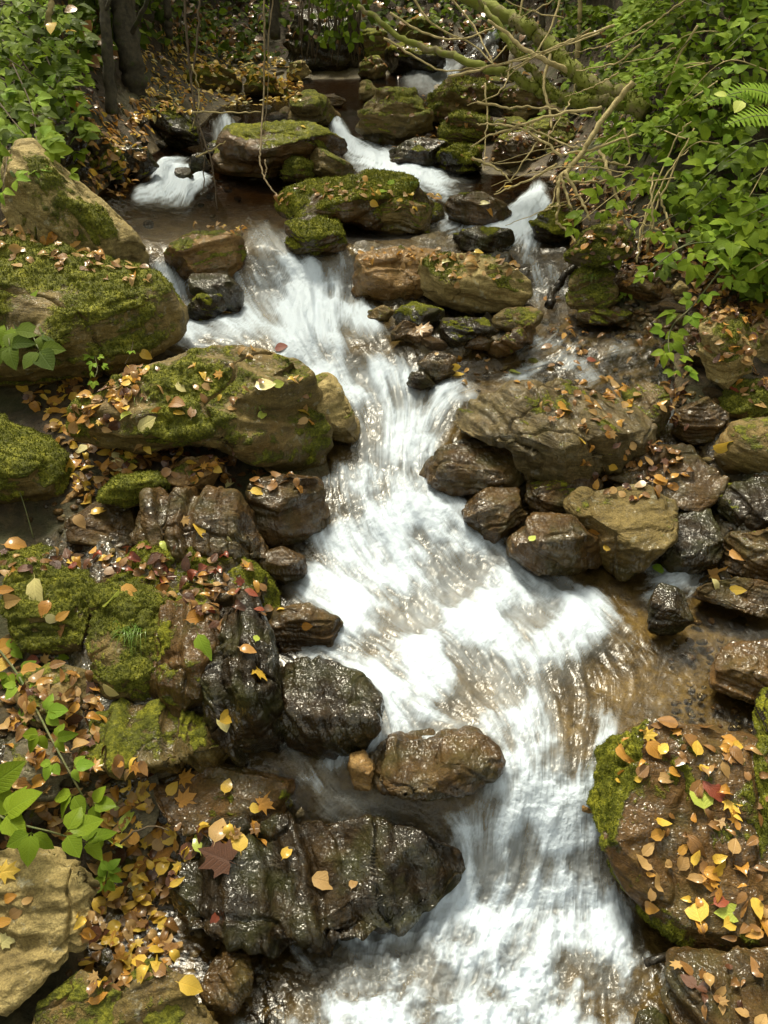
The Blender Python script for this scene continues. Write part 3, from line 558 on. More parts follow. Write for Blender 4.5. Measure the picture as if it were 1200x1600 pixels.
R_('boulder','pale smooth boulder at the edge of the bramble bank','tan',[(1172,560),(1176,516),(1200,488),(1246,500),(1246,586),(1198,594)],.2,wetband=.1,level=6)
R_('boulder','round boulder thick with yellow moss above the smooth olive boulder','olive',[(1120,640),(1122,624),(1150,600),(1200,593),(1246,608),(1236,656),(1152,660)],.85,level=6,dome=True,fuzz=True)
R_('boulder','smooth olive boulder with a yellow leaf below the round mossy one','olive',[(1118,715),(1122,690),(1146,660),(1200,654),(1256,660),(1256,738),(1192,748),(1140,738)],.12,level=6,dome=True,rough=.55,facets=6)
R_('stone','small rusty stone wedged beside the smooth olive boulder','rust',[(1114,694),(1118,672),(1128,658),(1148,664),(1134,696)],0)
R_('boulder','wet domed rock splashed by the side stream','wet',[(1056,676),(1062,644),(1100,624),(1130,648),(1124,682),(1084,694)],0,dome=True)
R_('boulder','large striated grey slab with brown leaves beside the chute','ribbed',[(708,652),(740,620),(800,608),(882,598),(962,598),(1002,636),(1024,676),(1012,704),(962,728),(934,740),(882,774),(832,770),(800,706),(760,684),(716,668)],.12,level=7,top=22,strata=(.9,.25,.35),rough=.72,e=.72,facets=14,thick=.6,wetband=.5)
R_('boulder','upright fin of striated rock beside the still brown pool','ribbed',[(974,656),(974,612),(1010,597),(1042,614),(1044,650),(1022,690),(994,684)],.35,top=12,strata=(1,.2,.2))
R_('boulder','brown wet ledge with water spilling over its rim','wet',[(662,742),(666,724),(702,700),(762,694),(808,714),(808,752),(780,770),(702,768)],0,level=6,top=20,grow=1.12)
R_('boulder','rock washed over by clear water at the edge of the rapids','wet',[(726,812),(730,788),(760,769),(802,768),(814,808),(772,846)],0,back=.6,grow=1.2)
R_('boulder','domed wet rock with a yellow leaf under clear running water','wet',[(798,866),(800,838),(842,808),(892,813),(934,850),(946,882),(902,900),(842,898)],0,level=6,dome=True,grow=1.12)
R_('boulder','blocky olive boulder standing over the clear pool','olive',[(884,832),(884,790),(920,764),(1002,764),(1048,788),(1042,842),(1002,884),(972,900),(940,878)],.2,level=6,grow=1.08,top=24,wetband=.7)
R_('boulder','shadowed rock wedged between the striated slab and the blocky boulder','wet',[(832,790),(836,758),(902,734),(936,760),(904,802),(862,814)],.1,grow=1.25)
R_('boulder','sloping wet slab crossed by thin sheets of water','wet',[(926,766),(932,740),(1000,708),(1092,698),(1136,740),(1086,796),(1000,776)],0,level=6,top=30,back=.6)
R_('boulder','black rock under the side cascade','black',[(1034,880),(1036,846),(1058,800),(1102,780),(1124,850),(1116,902),(1050,908)],0,grow=1.1,level=6,top=20,back=.9)
R_('boulder','wet mottled boulder with an orange leaf beside the side cascade','wet',[(1126,874),(1128,854),(1152,838),(1200,830),(1246,848),(1246,904),(1182,908),(1142,890)],.05,level=6,dome=True)
R_('boulder','dark boulder above the orange-leaf boulder at the side cascade','black',[(1122,800),(1124,768),(1200,748),(1246,780),(1246,828),(1182,832)],.1,top=20)
R_('stone','jagged glistening stone alone in the clear pool','black',[(1014,982),(1016,940),(1036,914),(1062,924),(1078,974),(1052,994)],0,top=6,facets=16)
R_('stone','long low stone along the far edge of the clear pool','wet',[(1094,934),(1100,918),(1152,904),(1246,928),(1246,966),(1150,950)],0,top=26)
R_('boulder','tan and black wet boulder at the clear pool edge','brown',[(1124,1070),(1128,1040),(1150,1012),(1200,1004),(1246,1028),(1240,1092),(1192,1104),(1150,1084)],0,level=6,wetband=.9)
R_('boulder','dark mossy boulder beside the big leaf-covered boulder','black',[(1188,1150),(1188,1092),(1246,1068),(1260,1180),(1204,1174)],.6,dome=True)
R_('boulder','big wet boulder covered in brown and orange leaves beside the lowest fall','brown',[(928,1225),(936,1190),(966,1162),(1040,1136),(1132,1148),(1260,1180),(1330,1280),(1320,1430),(1262,1500),(1142,1508),(1062,1464),(1000,1424),(962,1354),(944,1284)],.44,level=7,grow=1.04,top=36,fuzz=True,mossdir=(-.95,-.1,.35),thick=.5,e=.62,rough=.7,back=.1,wetband=.12,lean=-.12)
R_('boulder','brown streaked ledge under the overhang of the big leafy boulder','wet',[(1046,1560),(1050,1500),(1150,1500),(1260,1496),(1260,1660),(1100,1660),(1062,1600)],0,level=6,grow=1.04,back=0,thick=.3)
R_('stone','small purplish stone in the foam at the bottom edge','black',[(992,1612),(1004,1588),(1022,1580),(1042,1592),(1048,1622),(1010,1630)],0)
R_('stone','orange stone washed by a sheet of water beside the big leafy boulder','rust',[(866,1250),(870,1232),(902,1212),(932,1218),(938,1256),(892,1262)],0,dome=True,back=1.3,thick=.3,wetband=1)
R_('stone','pale orange stone showing through the foam in midstream','rust',[(806,1034),(808,1018),(832,1010),(860,1026),(848,1044),(816,1040)],0,dome=True,back=1.3,thick=.3,wetband=1)
# --- lower middle
R_('boulder','black glistening boulder at the side of the rapids','black',[(416,1092),(420,1062),(442,1040),(502,1030),(562,1058),(596,1088),(592,1132),(562,1168),(502,1184),(452,1164),(430,1120)],0,level=6,grow=1.04,top=16,thick=.5,rough=1.0,strata=(.9,.2,.5))
R_('boulder','brown oblong block with water pouring behind it','wet',[(566,1206),(570,1184),(602,1160),(702,1145),(748,1138),(778,1180),(778,1218),(722,1234),(642,1236),(586,1222)],0,level=6,grow=1.04,top=12,wetband=.9,facets=12,e=.66,rough=1.4)
R_('stone','small orange stone beside the brown oblong block','rust',[(542,1196),(546,1180),(568,1174),(586,1196),(578,1240),(556,1232)],0,dome=True)
R_('boulder','wide black wet ledge above the foaming bottom pool','black',[(250,1376),(262,1330),(292,1298),(400,1288),(520,1286),(642,1298),(734,1330),(748,1382),(702,1414),(602,1450),(502,1476),(440,1474),(350,1454),(268,1442)],0,level=7,top=22,e=.66,thick=.46,wetband=1,facets=9,back=.1,rough=1.0,strata=(1,.15,.35),grow=1.0)
R_('boulder','orange-brown slab under a thin sheet of running water','brown',[(236,1264),(240,1240),(292,1212),(382,1193),(442,1208),(476,1250),(462,1274),(382,1294),(292,1294),(250,1280)],.14,level=6,top=26,wetband=1,mossdir=(0,-1,.1),thick=.35,back=.5)
R_('stone','glistening domed stone at the edge of the bottom pool','wet',[(314,1546),(318,1528),(346,1500),(382,1504),(394,1540),(372,1574),(330,1566)],0,dome=True)
R_('boulder','brown-green flat slab at the bottom edge','olive',[(176,1580),(182,1540),(222,1508),(292,1558),(346,1612),(320,1660),(180,1660)],.2,top=30,level=6,wetband=.4,back=.1)
R_('boulder','moss-flecked low rock below the tan boulder at the bottom edge','olive',[(30,1640),(44,1582),(112,1528),(184,1558),(204,1640),(80,1670)],.45,top=30,level=6,back=.1)
R_('boulder','pale tan cracked boulder with little orange leaves','tan',[(-90,1480),(-70,1380),(0,1346),(52,1344),(92,1388),(118,1424),(128,1474),(86,1502),(30,1562),(-60,1620)],.18,level=7,top=32,fuzz=True,wetband=.06,mossdir=(1,-.2,.1),thick=.5,back=0,rough=1.6,facets=14)
R_('boulder','smooth grey stone between fallen leaves below the mossy ledge','grey',[(172,1320),(178,1280),(232,1192),(250,1256),(238,1300),(200,1322)],0,top=34,rough=.5)
R_('boulder','round brown rock beside a dark maple leaf','wet',[(282,1430),(286,1400),(320,1378),(352,1396),(352,1436),(312,1448)],.1)
# --- left bank
R_('boulder','tall pointed tan boulder on the left bank','tan',[(22,330),(28,280),(50,240),(76,238),(112,276),(156,314),(206,366),(222,402),(190,434),(110,440),(50,410)],.22,level=7,dome=True,e=.92,facets=3,mossdir=(.9,-.9,.1),wetband=.02,thick=.5,fuzz=True,back=-.5,rough=.7,strata=(.8,.3,.6))
R_('boulder','huge mossy boulder below the pointed tan boulder','olive',[(-80,420),(-60,345),(20,340),(70,392),(140,412),(205,424),(240,452),(264,492),(260,532),(222,548),(162,584),(82,596),(-80,610)],.5,level=7,top=26,fuzz=True,back=0,e=.68,thick=.5,wetband=.1)
R_('boulder','wide mossy slab scattered with leaves beside the chute','olive',[(120,672),(126,648),(202,588),(302,553),(402,543),(462,568),(494,620),(502,682),(498,738),(442,758),(382,722),(340,692),(292,692),(232,698),(150,684)],.40,level=7,top=24,fuzz=True,thick=.42,e=.66,wetband=.25,back=0,mossdir=(-.1,-.55,.8))
R_('boulder','upright tan stone between the mossy slab and the chute','tan',[(485,620),(487,594),(511,584),(547,630),(559,664),(552,708),(512,684),(494,650)],.1,level=6,dome=True,wetband=.6)
R_('boulder','green-topped boulder above the brown trickle pool','olive',[(-80,700),(-60,642),(2,650),(42,670),(92,720),(114,760),(92,788),(2,800),(-70,796)],.72,level=6,top=18,fuzz=True)
R_('stone','lens-shaped cushion of bright moss on a low stone','olive',[(160,784),(164,766),(192,744),(242,739),(270,756),(252,774),(202,792)],1.0,near=.12,dome=True,fuzz=True,facets=3,level=6)
R_('boulder','flat orange slab littered with wet leaves beside the moss cushion','rust',[(246,756),(252,738),(292,714),(337,711),(348,730),(327,762),(272,768)],.08,near=.12,level=6,top=28,wetband=.5)
R_('stone','small round stone holding pale leaves below the wide mossy slab','brown',[(166,742),(170,728),(188,704),(230,700),(247,722),(210,746)],.25,back=-.3,level=6)
R_('boulder','rippled wet brown rock below the leafy gully','wet',[(106,850),(112,818),(152,788),(212,782),(226,830),(220,868),(152,872)],0,grow=1.1,level=6)
R_('boulder','fluted dark wet rock wall below the orange slab','wet',[(214,850),(222,786),(262,770),(322,768),(366,782),(402,830),(418,880),(382,908),(282,890)],0,back=-.1,level=7,top=16,grow=1.08,rough=1.3,strata=(1,0,.2))
R_('stone','upright yellowish splinter of rock beside the trickle','rust',[(88,796),(106,774),(128,756),(132,768),(112,796)],0,dome=True)
R_('boulder','mossy rock face behind the cream leaf','olive',[(14,960),(20,905),(62,876),(112,880),(144,922),(150,972),(142,1042),(82,1056),(36,1010)],.78,level=6,top=26,fuzz=True)
R_('boulder','moss and tan rock face with a grass tuft','olive',[(142,980),(146,920),(202,903),(272,933),(294,980),(256,1062),(242,1104),(162,1104),(148,1050)],.55,level=7,top=22,fuzz=True)
R_('boulder','brown ribbed rock face beside the bright green leaf','brown',[(246,1040),(252,962),(302,928),(342,988),(358,1042),(344,1122),(292,1134),(248,1104)],.22,level=6,top=14,strata=(1,.1,.3),rough=1.4)
R_('boulder','sloping mossy shelf with red and brown leaves behind the ribbed face','wet',[(142,905),(152,880),(252,858),(352,878),(406,902),(424,962),(382,1000),(302,962),(202,936)],.48,level=6,top=30,fuzz=True,back=.5)
R_('boulder','black ribbed rock shining wet beside the rapids','black',[(330,1060),(332,962),(392,938),(418,1000),(434,1080),(446,1154),(382,1170),(342,1124)],0,level=7,top=10,strata=(1,.1,.3),rough=1.4)
R_('boulder','mossy foot of the rock face above the orange slab','olive',[(142,1190),(145,1120),(182,1094),(262,1108),(332,1128),(402,1148),(414,1172),(332,1194),(242,1208),(170,1204)],.34,level=6,top=10,strata=(1,.1,.3),wetband=.8)
R_('boulder','brown weathered rock behind the trailing bramble stem','olive',[(36,1090),(40,1050),(82,1038),(142,1058),(148,1112),(102,1154),(50,1124)],.2,level=6)
R_('boulder','rough grey-brown rock under the bramble leaves','grey',[(6,1200),(10,1160),(52,1138),(97,1158),(114,1200),(92,1248),(30,1244)],.15,level=6)
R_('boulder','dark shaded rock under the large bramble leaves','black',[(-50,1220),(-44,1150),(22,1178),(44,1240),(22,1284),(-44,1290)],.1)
R_('boulder','small moss-topped rock behind the cream leaf','olive',[(-20,888),(0,868),(60,853),(104,864),(116,882),(30,894)],.8,fuzz=True)
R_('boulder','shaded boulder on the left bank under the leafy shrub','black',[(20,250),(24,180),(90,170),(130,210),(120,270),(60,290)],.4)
R_('boulder','rounded dark rock splashed by the rapids below the mossy slab','wet',[(392,800),(396,764),(440,748),(492,752),(506,800),(488,846),(430,850)],0,level=6,dome=True,wetband=1)
R_('stone','low wet stone where the trickle meets the rapids','wet',[(404,898),(408,870),(440,858),(470,872),(474,900),(440,912)],0,dome=True)
R_('boulder','low dark rock under brown rippling water beside the black ribbed rock','wet',[(430,985),(436,956),(480,948),(530,968),(540,1000),(500,1022),(450,1016)],0,dome=True,back=.75,thick=.3,level=6)
for l_ in ('pale orange stone showing through the foam in midstream', 'orange stone washed by a sheet of water beside the big leafy boulder'): ROCKS[l_].location.z -= .05
for j in MOSS_JOBS: moss_fuzz(*j)
# ---------------------------------------------------------------- leaf shapes (unit length along +x, normal +z)
def leaf_ovate(n=6, w=.30, curl=.12, fold=.12, serr=.0, stalk=.18, twist=0., droop=.25, pt=1.0):
    V = []; UV = []; T = []
    for i in range(n + 1):
        t = i / n; ww = w * (math.sin(math.pi * min(1, t**.75)) ** .8) * (1 - .15*t) if 0 < t < 1 else 0
        ww *= 1 + (serr if i % 2 else -serr); z = -droop * t*t * .6 + curl * math.sin(t * 5); c, s = math.cos(twist*t), math.sin(twist*t)
        for k in (-1, 0, 1):
            y = k * ww; zz = abs(k) * ww * fold * 3; V.append((t, y*c - zz*s, z + y*s + zz*c)); UV.append((t, .5 + .5*k * (ww / w if w else 0)))
    for i in range(n):
        a = 3*i
        for k in (0, 1):
            if i == 0: T.append((a+1, a+3+k, a+4+k))
            elif i == n-1: T.append((a+k, a+4, a+k+1) )
            else: T += [(a+k, a+3+k, a+4+k), (a+k, a+4+k, a+k+1)]
    b = len(V); s = .012
    V += [(0, -s, 0), (0, s, 0), (-stalk, 0, .02)]; UV += [(.0, .5)]*3; T.append((b, b+1, b+2))
    return np.array(V), np.array(T), np.array(UV)
def leaf_lobed(seed=0, curl=.1):
    r = random.Random(seed); tips = [(0, 1.0), (38, .82), (78, .66), (128, .42)]; half = []
    seq = [(0, 1.0), (16, .62), (24, .66), (36, .86), (52, .46), (64, .50), (76, .66), (100, .34), (126, .44), (160, .2)]
    for a, l in seq: half.append((a, l * r.uniform(.9, 1.08)))
    ring = [(a, l) for a, l in half] + [(180, .06)] + [(-a, l) for a, l in half[:0:-1]]
    V = [(0.0, 0, 0)]; UV = [(.3, .5)]
    for a, l in ring:
        x, y = l*math.cos(math.radians(a)), l*math.sin(math.radians(a)); V.append((x, y, curl * (l*l) * r.uniform(-1, 1.2))); UV.append((.3 + x*.7, .5 + y*.6))
    n = len(ring); T = [(0, 1+i, 1+(i+1) % n) for i in range(n)]
    b = len(V); V += [(0, .012, 0), (0, -.012, 0), (-.45, 0, .05)]; UV += [(.3, .5)]*3; T.append((b, b+1, b+2))
    V = np.array(V) * (.62, .62, .62) + (.38, 0, 0); return V, np.array(T), np.array(UV)
SHAPES = [leaf_ovate(7, .30, .05, .10, .05), leaf_ovate(7, .36, .10, .16, .04, droop=.1), leaf_ovate(7, .22, .14, .22, .03, twist=.8), leaf_ovate(7, .27, -.10, -.12, .06, twist=-.5, droop=-.2),
          leaf_lobed(3, .10), leaf_lobed(8, .28), leaf_ovate(7, .33, .22, .35, .05, droop=.5), leaf_ovate(7, .40, .04, .05, .03, droop=.1)]
GREEN = [leaf_ovate(7, .36, .03, .07, .05, .12, droop=.3), leaf_ovate(7, .31, .05, .10, .06, .12, .25, droop=.45), leaf_ovate(7, .40, .02, .05, .04, .12, -.2, droop=.15), leaf_ovate(4, .36, .03, .07, 0, .1)]
_LM = {}
def leaf_mesh(shape, mat, green=False):
    k = (shape, mat, green)
    if k not in _LM:
        V, T, UV = (GREEN if green else SHAPES)[shape]; _LM[k] = mesh_np('leaf', V, T, [LM[mat]], uv=UV)
    return _LM[k]
def frame(normal, direction, roll=0.0):
    n = Vector(normal).normalized(); x = Vector(direction); x = (x - n * x.dot(n)); x = x.normalized() if x.length > 1e-6 else n.orthogonal().normalized(); y = n.cross(x)
    return Matrix((x, y, n)).transposed()
def bulk(name, items, mats, shapes, parent=None, label=None):
    """items: (pos, 3x3 ndarray, size, shape index, material index)"""
    Vs, Ts, Us, M, Rn = [], [], [], [], []; b = 0
    for p, m, s, k, mi in items:
        V, T, UV = shapes[k]; Vs.append((V * s) @ np.asarray(m).T + p); Ts.append(T + b); Us.append(UV); M.append(np.full(len(T), mi)); Rn.append(np.full(len(V), random.random())); b += len(V)
    me = mesh_np(name, np.concatenate(Vs), np.concatenate(Ts), [LM[x] for x in mats], np.concatenate(M), {'rnd': np.concatenate(Rn)}, uv=np.concatenate(Us))
    o = link(name, me, parent); return tag(o, label, kind='stuff')
def tube_mesh(name, pts, rads, mat, sides=6, rough=0.0):
    pts = np.array(pts, float); n = len(pts); V = []; prev = None
    rads = np.broadcast_to(np.asarray(rads, float), (n,)) if np.ndim(rads) == 0 or len(rads) == n else np.linspace(rads[0], rads[1], n)
    for i in range(n):
        t = pts[min(i+1, n-1)] - pts[max(i-1, 0)]; t /= np.linalg.norm(t) + 1e-9
        a = np.cross(t, (0, 0, 1.) if prev is None else (0, 0, 1.)) ; a = a if np.linalg.norm(a) > 1e-3 else np.cross(t, (1., 0, 0)); a /= np.linalg.norm(a); b = np.cross(t, a)
        for k in range(sides):
            q = 2*math.pi*k/sides; rr = rads[i] * (1 + rough * random.uniform(-1, 1)); V.append(pts[i] + rr*(math.cos(q)*a + math.sin(q)*b))
    T = []
    for i in range(n-1):
        for k in range(sides): a, b_ = i*sides+k, i*sides+(k+1) % sides; T += [(a, b_, b_+sides), (a, b_+sides, a+sides)]
    T += [(0, k+1, k) for k in range(1, sides-1)] + [((n-1)*sides, (n-1)*sides+k, (n-1)*sides+k+1) for k in range(1, sides-1)]
    return mesh_np(name, np.array(V), np.array(T), [mat])
def curve3(pts, sub=6, jit=0.0):
    """Catmull-Rom through world points"""
    p = np.array(pts, float)
    if len(p) < 2: return p
    q = np.vstack([2*p[0]-p[1], p, 2*p[-1]-p[-2]]); out = []
    for i in range(1, len(q)-2):
        for t in np.linspace(0, 1, sub, endpoint=False):
            out.append(.5*((2*q[i]) + (-q[i-1]+q[i+1])*t + (2*q[i-1]-5*q[i]+4*q[i+1]-q[i+2])*t*t + (-q[i-1]+3*q[i]-3*q[i+1]+q[i+2])*t**3))
    out.append(p[-1]); out = np.array(out)
    if jit: out[1:-1] += RNG.normal(size=out[1:-1].shape) * jit
    return out
bpy.context.view_layer.update(); DG = bpy.context.evaluated_depsgraph_get()
def hit(px, py):
    d = Vector(ray(px, py)).normalized(); ok, loc, nrm, fi, ob, mx = scene.ray_cast(DG, Vector((0, 0, 0)), d, distance=60)
    if not ok: return None
    n = Vector(nrm).normalized(); n = -n if n.dot(d) > 0 else n
    if ob.parent is not None: ob = ob.parent
    return np.array(loc), np.array(n), ob
# ---------------------------------------------------------------- little stones that fill the gaps
STN = []
for i in range(8):
    r_ = np.random.default_rng(100+i); d, tri = ico(4); sx = r_.uniform(.75, 1.3, 3) * (1, 1, .62); p = d.copy()
    for _ in range(9):
        nn = r_.normal(size=3); nn /= np.linalg.norm(nn); dd = p @ nn - r_.uniform(.6, .88); p = p - np.outer(np.where(dd > 0, dd*.9, 0), nn)
    p = p * sx; N = vnormals(p, tri); p = p + N * (.06*fbm(p*2+i*9, 4) + .03*ridged(p*5+i, 3))[:, None]; N = vnormals(p, tri)
    ms = np.clip(N[:, 2]*.7 + fbm(p*2.2+i, 3)*1.1 - (.25 if i % 3 else -.15), 0, 1)
    STN.append((p, tri, ms))
_SM = {}
def stone_mesh(i, mat):
    if (i, mat) not in _SM: p, t, ms = STN[i]; _SM[i, mat] = mesh_np('stone', p, t, [RM[mat]], attrs={'moss': ms if mat in ('olive', 'grey') else ms*.3, 'wet': np.zeros(len(p))})
    return _SM[i, mat]
ANCH = []
for l_, o_ in ROCKS.items():
    q = np.array(o_.location); dz = depth(q); ANCH.append((600 + F*q[0]/dz, 800 - F*(q[1]*math.sin(PITCH) + q[2]*math.cos(PITCH))/dz, l_))
SEEN = set()
def near_label(base, px, py, anchors):
    o_ = sorted(anchors, key=lambda a: (a[0]-px)**2 + (a[1]-py)**2)
    for a in o_[:14]:
        dx, dy = px - a[0], py - a[1]; rel = ('right of' if dx > 0 else 'left of') if abs(dx) > abs(dy) else ('below' if dy > 0 else 'above')
        lab = ' '.join((base + ' ' + rel + ' the ' + a[2]).split()[:16])
        while lab.split()[-1] in ('the', 'and', 'a', 'of', 'by', 'with', 'in', 'on', 'to', 'beside', 'at', 'under', 'an', 'from', 'between', 'over', 'below', 'above', 'into', 'beyond', 'behind'): lab = ' '.join(lab.split()[:-1])
        if lab not in SEEN: SEEN.add(lab); return lab
    return lab
SZ = [ # poly box (x0,y0,x1,y1), count, size px min max, materials, where
 ((30,740,330,880),16,10,26,('wet','black','brown'),'small stone in the leafy trickle of the left gully'),
 ((130,1230,420,1420),14,10,28,('wet','brown','olive'),'small stone among wet leaves beside the black ledge'),
 ((150,1450,400,1600),24,10,32,('brown','wet','olive','rust'),'small stone in the shallows at the edge of the bottom pool'),
 ((0,1000,160,1330),14,14,34,('wet','grey','olive'),'small rock in the shade under the trailing bramble'),
 ((560,470,850,600),26,8,22,('wet','brown','olive','black'),'small stone packed around the broad tan slab'),
 ((880,400,1100,520),26,9,26,('brown','wet','olive'),'small stone on the leafy bank under the brambles'),
 ((1040,580,1200,860),18,12,30,('wet','black','brown'),'small stone beside the side cascade'),
 ((1080,890,1200,1140),9,12,30,('wet','black','brown','rust'),'small stone in the clear brown pool'),
 ((200,160,440,300),28,8,22,('black','wet'),'small dark stone around the twin upper falls'),
 ((430,230,900,330),30,7,18,('black','olive','wet'),'small mossy stone along the upper pools'),
 ((240,90,480,175),22,8,22,('olive','grey'),'small mossy stone on the leafy far bank'),
 ((700,120,960,300),24,10,28,('olive','black','grey'),'small mossy stone beneath the dead twigs'),
 ((360,380,480,480),5,8,18,('black','wet'),'small stone in the spray of the main fall'),
 ((1050,1510,1200,1600),10,14,34,('wet','brown','black'),'small stone in the dark under the big leafy boulder'),
 ((690,760,960,900),14,12,30,('wet','black'),'small washed stone between the striated slab and the pool'),
 ((220,560,560,600),8,8,20,('wet',),'small stone at the rear edge of the wide mossy slab'),
]
for (x0, y0, x1, y1), cnt, s0, s1, mts, lab in SZ:
    for q in range(cnt):
        px, py = random.uniform(x0, x1), random.uniform(y0, y1)
        if foam_at(px, py) > .35: continue
        h_ = hit(px, py)
        if h_ is None or (h_[2] is not ground and h_[2] is not water): continue
        g0 = h_[0]; s = random.uniform(s0, s1) * random.uniform(.5, 1) * float(depth(g0)) / F
        mt_ = random.choice(mts); o = link('stone', stone_mesh(random.randrange(8), mt_)); o.location = Vector(g0) + Vector((0, 0, -s*.15 - (.02 if h_[2] is water else 0))); o.scale = (s, s, s)
        o.rotation_euler = (random.uniform(-.3, .3), random.uniform(-.3, .3), random.uniform(0, 6.28)); tag(o, near_label(dict(wet='small wet brown', black='small black', brown='small brown', olive='small olive', rust='small rusty', grey='small grey')[mt_] + ' stone', px, py, ANCH), 'stone', lab.replace('small stone', 'small stones').replace('small rock ', 'small rocks ').replace('small dark stone', 'small dark stones').replace('small mossy stone', 'small mossy stones').replace('small washed stone', 'small washed stones'))
bpy.context.view_layer.update(); DG = bpy.context.evaluated_depsgraph_get()
GV = []
for i in range(6):
    r_ = np.random.default_rng(300+i); d_, tri = ico(2); p = d_ * r_.uniform(.7, 1.3, 3) * (1, 1, .6); p = p + d_ * (.25*fbm(p*1.7+i*9, 2))[:, None]; GV.append((p, tri, np.full((len(p), 2), .3)))
gi = []
for poly_, cnt in (([(30,700),(200,740),(300,860),(380,900),(100,860)],160),([(130,1200),(420,1230),(420,1300),(250,1420),(420,1480),(450,1600),(100,1600)],520),([(560,470),(1080,500),(1060,620),(700,620)],170),([(1020,600),(1200,640),(1200,900),(1060,900)],260),([(1060,900),(1200,900),(1200,1150),(1040,1140)],110),([(380,740),(500,740),(480,1000),(400,1010)],120),([(230,200),(450,280),(900,290),(900,340),(700,390),(200,350)],110),([(0,1000),(150,1060),(180,1250),(0,1330)],140),([(880,400),(1080,400),(1090,520),(900,520)],240),([(1040,1500),(1200,1500),(1200,1600),(1060,1600)],140)):
    pa = np.array(poly_, float); lo, hi = pa.min(0), pa.max(0); n_ = 0
    while n_ < cnt:
        px, py = RNG.uniform(lo, hi); n_ += 1
        if poly_dist(np.array([px]), np.array([py]), poly_)[0] < 0 or foam_at(px, py) > .5: continue
        h_ = hit(px, py)
        if h_ is None or h_[2] not in (ground, water): continue
        s = random.uniform(2.5, 8) * float(depth(h_[0])) / F; m = np.array(Euler((random.uniform(-.4, .4), random.uniform(-.4, .4), random.uniform(0, 6.28))).to_matrix())
        gi.append((h_[0] - np.array([0, 0, s*.2 + (.016 if h_[2] is water else 0)]), m, s, random.randrange(6), random.choice((0, 1, 1, 2, 3, 3))))
LM.update(_g0=RM['black'], _g1=RM['wet'], _g2=RM['olive'], _g3=RM['brown'])
bulk('gravel', gi, ['_g0', '_g1', '_g2', '_g3'], GV, label='loose gravel and pebbles between the rocks and in the shallows')
